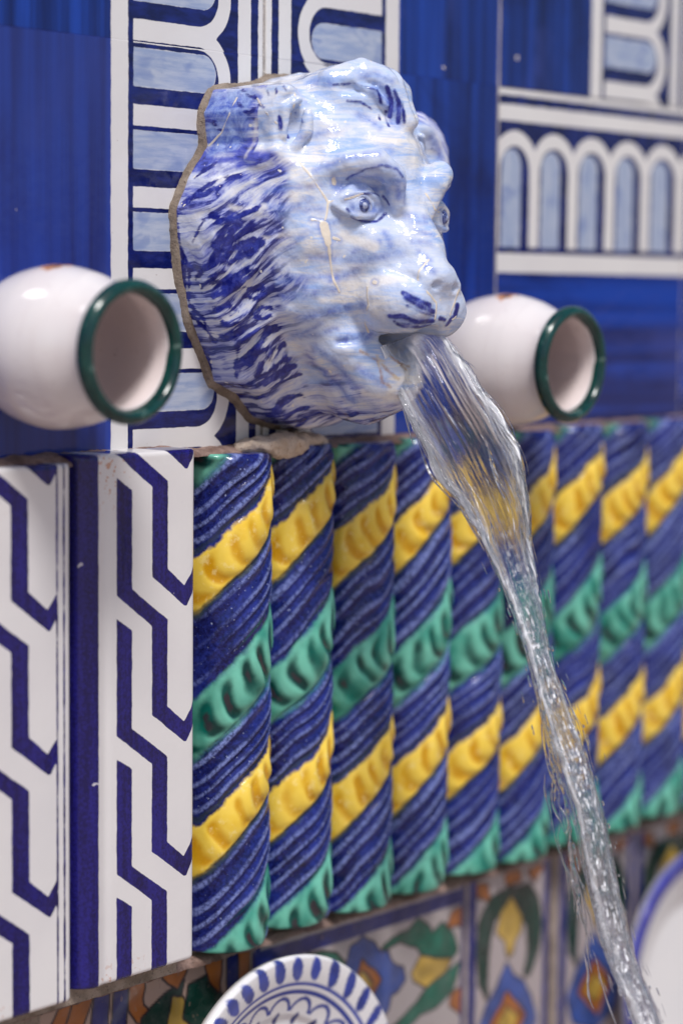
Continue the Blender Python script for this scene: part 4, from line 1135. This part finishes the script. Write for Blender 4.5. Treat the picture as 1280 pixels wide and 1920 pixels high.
def ribbon(LP, RP, nt, na, thick0, seed, open_=20., split=False, taper=0):
    """closed tongue of water between two edge curves, rippled along the flow"""
    L, R = resample(LP, nt), resample(RP, nt)
    ctr = (L + R)/2; half = (R - L)/2; w = np.linalg.norm(half, axis=1)
    tan = np.gradient(ctr, axis=0); tan /= np.linalg.norm(tan, axis=1)[:, None]
    wd = half/w[:, None]; wd -= (wd*tan).sum(1)[:, None]*tan; wd /= np.linalg.norm(wd, axis=1)[:, None]
    nrm = np.cross(tan, wd)
    s = np.concatenate([[0], np.cumsum(np.linalg.norm(np.diff(ctr, axis=0), axis=1))])
    a = np.linspace(0, 2*np.pi, na, endpoint=False)
    ca, sa = np.cos(a), np.sin(a)
    end = np.clip(s/open_ + .45, 0, 1)
    if taper: end = end*np.sqrt(np.clip((s[-1]-s)/taper + .002, 0, 1))*np.sqrt(np.clip(s/taper + .002, 0, 1))
    w = w*(1 - .22*smooth(70, 150, s))
    thick = np.minimum(thick0 + .005*s, w*.7 + .2)*end
    SS, CC = np.meshgrid(s, ca, indexing='ij')
    sd = np.broadcast_to(np.sign(sa), SS.shape)
    wsm = np.broadcast_to((w*(end if taper else 1))[:, None], SS.shape)
    y = CC*wsm
    o = seed*31.
    far = smooth(60, 170, SS)
    rid = (vnoise(y/2.4 + o, SS/30, sd*7, 1) - .5)*1.5 + (vnoise(y/1.0 + o, SS/16, sd*9+3, 2) - .5)*1.5
    rid += (vnoise(y/.5 + o, SS/9, sd*5+1, 4) - .5)*.8 + (vnoise(y/.27 + o, SS/6, sd*5+2, 14) - .5)*.4
    rid += (vnoise(y/2.2 + o, SS/4.5, sd*3, 6) - .5)*(.35 + .8*far) + (vnoise(y/1.1 + o, SS/2.2, sd*4, 12) - .5)*(.12 + .4*far)
    env = np.abs(sa)[None, :]**.5*smooth(0, 14, SS)*np.minimum(1, wsm/3)
    off = sa[None, :]*thick[:, None] + rid*sd*env*(.34 + .12*far)
    if split: off = off*(1 - .55*np.exp(-((CC-.1)/.55)**2)*smooth(10, 40, SS)*smooth(140, 90, SS))
    sg = np.sign(CC)*5
    rag = 3.2 if taper else 1.0
    far = np.maximum(far, .6) if taper else far
    edge = 1 + (.12*(vnoise(SS/9, sg, o, 9) - .5)*smooth(10, 50, SS) + (.08 + .16*far)*(vnoise(SS/6, sg, o+3, 10) - .5)*smooth(30, 60, SS)
                + (.04 + .08*far)*(vnoise(SS/2.4, sg, o+5, 11) - .5)*smooth(30, 60, SS))*np.abs(CC)**2*rag
    Pm = ctr[:, None] + wd[:, None]*(CC*wsm*edge)[..., None] + nrm[:, None]*off[..., None]
    idx = np.arange(nt*na).reshape(nt, na); nx = np.roll(idx, -1, 1)
    F = np.stack([idx[:-1], idx[1:], nx[1:], nx[:-1]], -1).reshape(-1, 4)
    # end caps, folded shut across the tongue
    h = na//2
    k = np.arange(h)
    cap = [np.stack([idx[e][k], idx[e][(k+1)], idx[e][(na-k-1) % na], idx[e][(na-k) % na]], 1)[1:-1] for e in (0, -1)]
    F = np.concatenate([F, cap[0][:, ::-1], cap[1]])
    V = Pm.reshape(-1, 3)
    V = np.stack([V[:, 0] + LX, -V[:, 1], V[:, 2]], 1)
    return mesh('water', V/1000, F, {'edge': (np.abs(CC)**5).reshape(-1), 'run': SS.reshape(-1), 'across': (y + o).reshape(-1)})
def mat_water():
    n = NT('running_water')
    vec = n.t.nodes.new('ShaderNodeCombineXYZ')
    n.put(vec.inputs[0], n.math('MULTIPLY', n.attr('across'), 1.3)); n.put(vec.inputs[1], n.math('MULTIPLY', n.attr('run'), .07))
    n.put(vec.inputs[2], n.math('MULTIPLY', n.noise(n.obj(), 70, 2), 1.2))
    st = n.noise(vec.outputs[0], 1., 6, .72)
    far = n.step(n.attr('run'), 70, 150)
    v2 = n.t.nodes.new('ShaderNodeCombineXYZ')
    n.put(v2.inputs[0], n.math('MULTIPLY', n.attr('across'), .9)); n.put(v2.inputs[1], n.math('MULTIPLY', n.attr('run'), .28))
    n.put(v2.inputs[2], n.math('MULTIPLY', n.noise(n.obj(), 130, 2), 2.))
    cap = n.noise(v2.outputs[0], 1., 5, .7)
    b = n.t.nodes.new('ShaderNodeBsdfPrincipled')
    b.inputs['Base Color'].default_value = (.97, .98, 1, 1); b.inputs['Roughness'].default_value = .015
    b.inputs['IOR'].default_value = 1.33; b.inputs['Transmission Weight'].default_value = 1
    n.put(b.inputs['Normal'], n.bump(n.math('ADD', st, n.math('MULTIPLY', cap, n.math('MULTIPLY_ADD', far, .6, .1))), n.math('MULTIPLY_ADD', far, .10, .17), .0012))
    w = n.t.nodes.new('ShaderNodeBsdfPrincipled')
    w.inputs['Base Color'].default_value = (.90, .91, .95, 1); w.inputs['Roughness'].default_value = .25
    mx = n.t.nodes.new('ShaderNodeMixShader')
    f = n.math('ADD', n.step(st, .625, .665, 0, .75), n.math('MULTIPLY', n.step(st, .40, .52), n.math('MULTIPLY', n.attr('edge'), 1.0)))  # white streaks and edges: aerated water plus sky highlights put into the colour
    f = n.math('ADD', f, n.math('MULTIPLY', n.math('MULTIPLY', n.step(cap, .52, .58), far), n.step(st, .44, .53, .1, .95)), clamp=True)
    n.put(mx.inputs[0], f)
    n.t.links.new(b.outputs[0], mx.inputs[1]); n.t.links.new(w.outputs[0], mx.inputs[2])
    n.t.links.new(mx.outputs[0], n.out.inputs['Surface'])
    return n.m
me = ribbon(LEFT, RIGHT, 760, 220, 1.7, 0, split=True)
MW = mat_water()
water = link('water_stream', me, MW)
tag(water, 'clear jet of water arching out of the lion mouth and falling', 'water')
# fine strands of running water, drawn out along the jet and coming away from it lower down
def filaments():
    n0 = 700
    L, R = resample(LEFT, n0), resample(RIGHT, n0)
    ctr = (L + R)/2; half = (R - L)/2; w = np.linalg.norm(half, axis=1)
    tan = np.gradient(ctr, axis=0); tan /= np.linalg.norm(tan, axis=1)[:, None]
    wd = half/w[:, None]; wd -= (wd*tan).sum(1)[:, None]*tan; wd /= np.linalg.norm(wd, axis=1)[:, None]
    nrm = np.cross(tan, wd)
    step = np.linalg.norm(np.diff(ctr, axis=0), axis=1).mean()
    r_ = np.random.default_rng(5)
    Vs, Fs, As, base = [], [], [], 0
    m, q = 34, 6
    LOOSE = resample([(-7, 126, -86), (-7, 133, -104), (-7, 140, -124), (-7, 144, -142), (-6.5, 149, -160), (-6, 155, -182), (-5, 164, -204)], n0)
    for k in range(330):
        loose = k >= 304
        s0 = r_.uniform(50, 300) if k > 70 else r_.uniform(8, 80); ln = r_.uniform(14, 60)*(.6 if loose else 1)
        t = np.linspace(0, 1, m)
        u0 = r_.choice([-1, 1])*r_.uniform(.0 if k > 70 else .75, 1.0)**.6
        side = r_.choice([-1, 1])
        if loose:
            i0 = r_.uniform(0, .8); idx = np.clip(((i0 + t*r_.uniform(.08, .28))*(n0-1)).astype(int), 0, n0-1)
            c = LOOSE[idx] + r_.normal(0, 1.5, 3) + np.array([0, 1.6, .2])*np.sin(t*r_.uniform(2, 5) + r_.uniform(0, 6))[:, None]
            tt = np.gradient(LOOSE, axis=0)[idx]; s_mid = 150
        else:
            ii = np.clip((s0 + ln*t)/step, 0, n0-1); idx = ii.astype(int)
            far = smooth(60, 190, s0)
            u = u0*(1 + .35*far*r_.uniform(-.2, 1)) + r_.normal(0, .10)*t + .06*np.sin(t*6 + k)
            th = np.sqrt(np.clip(1 - np.clip(np.abs(u), 0, 1)**2, 0, 1))*(1.5 + .004*s0) + .2
            c = ctr[idx] + (ii - idx)[:, None]*tan[idx]*step + wd[idx]*(u*w[idx])[:, None] + nrm[idx]*(side*th)[:, None]
            tt = tan[idx]; s_mid = s0
        rad = (.14 + .42*r_.uniform(0, 1)**2)*(np.sin(np.pi*np.clip(t, .003, .997))**.5)*(1 + .3*np.sin(t*r_.uniform(9, 30) + k))
        tt = tt/np.linalg.norm(tt, axis=1)[:, None]
        a = np.cross(tt, np.array([.3, .8, .5])); a /= np.linalg.norm(a, axis=1)[:, None]; b = np.cross(tt, a)
        ph = np.linspace(0, 2*np.pi, q, endpoint=False)
        p = c[:, None] + rad[:, None, None]*(np.cos(ph)[None, :, None]*a[:, None] + np.sin(ph)[None, :, None]*b[:, None])
        p = p.reshape(-1, 3)
        Vs.append(np.stack([p[:, 0] + LX, -p[:, 1], p[:, 2]], 1)/1000)
        id_ = base + np.arange(m*q).reshape(m, q); nx = np.roll(id_, -1, 1); base += m*q
        Fs.append(np.stack([id_[:-1], id_[1:], nx[1:], nx[:-1]], -1).reshape(-1, 4))
        As.append(np.full(m*q, k*2.7))
    V = np.concatenate(Vs)
    o = link('strands', mesh('strands', V, np.concatenate(Fs), {'edge': np.zeros(len(V)), 'run': np.tile(np.repeat(np.linspace(0, 30, m), q), len(Vs)), 'across': np.concatenate(As)}), MW, water)
    o['kind'] = 'stuff'
filaments()
def spray():
    Vs, Fs, As = [], [], []
    L, R = resample(LEFT, 600), resample(RIGHT, 600)
    base = 0
    r_ = np.random.default_rng(11)
    for i in range(420):
        t = int(140 + 440*r_.uniform(0, 1)**.7); E = (L if r_.random() < .5 else R); C = (L[t]+R[t])/2
        p = E[t] + (E[t]-C)/np.linalg.norm(E[t]-C)*(r_.exponential(1.5) - .6) + r_.normal(0, .9, 3)
        tn = E[min(t+3, 599)] - E[t-3]; tn /= np.linalg.norm(tn)
        ln, rd = r_.uniform(.4, 3.0), .1 + .4*r_.uniform(0, 1)**2
        th, ph = np.meshgrid(np.linspace(0, np.pi, 9), np.linspace(0, 2*np.pi, 8, endpoint=False), indexing='ij')
        a = np.cross(tn, (0.3, .5, .8)); a /= np.linalg.norm(a); b = np.cross(tn, a)
        q = p + (np.cos(th)*ln)[..., None]*tn + (np.sin(th)*rd*np.cos(ph))[..., None]*a + (np.sin(th)*rd*np.sin(ph))[..., None]*b
        q = q.reshape(-1, 3); Vs.append(np.stack([q[:, 0]+LX, -q[:, 1], q[:, 2]], 1)/1000)
        idx = np.arange(72).reshape(9, 8)+base; nx = np.roll(idx, -1, 1); base += 72
        Fs.append(np.stack([idx[:-1], idx[1:], nx[1:], nx[:-1]], -1).reshape(-1, 4))
    V = np.concatenate(Vs)
    o = link('spray', mesh('spray', V, np.concatenate(Fs), {'edge': np.zeros(len(V)), 'run': V[:, 2]*1000, 'across': V[:, 0]*1000}), MW, water)
    o['kind'] = 'stuff'
spray()
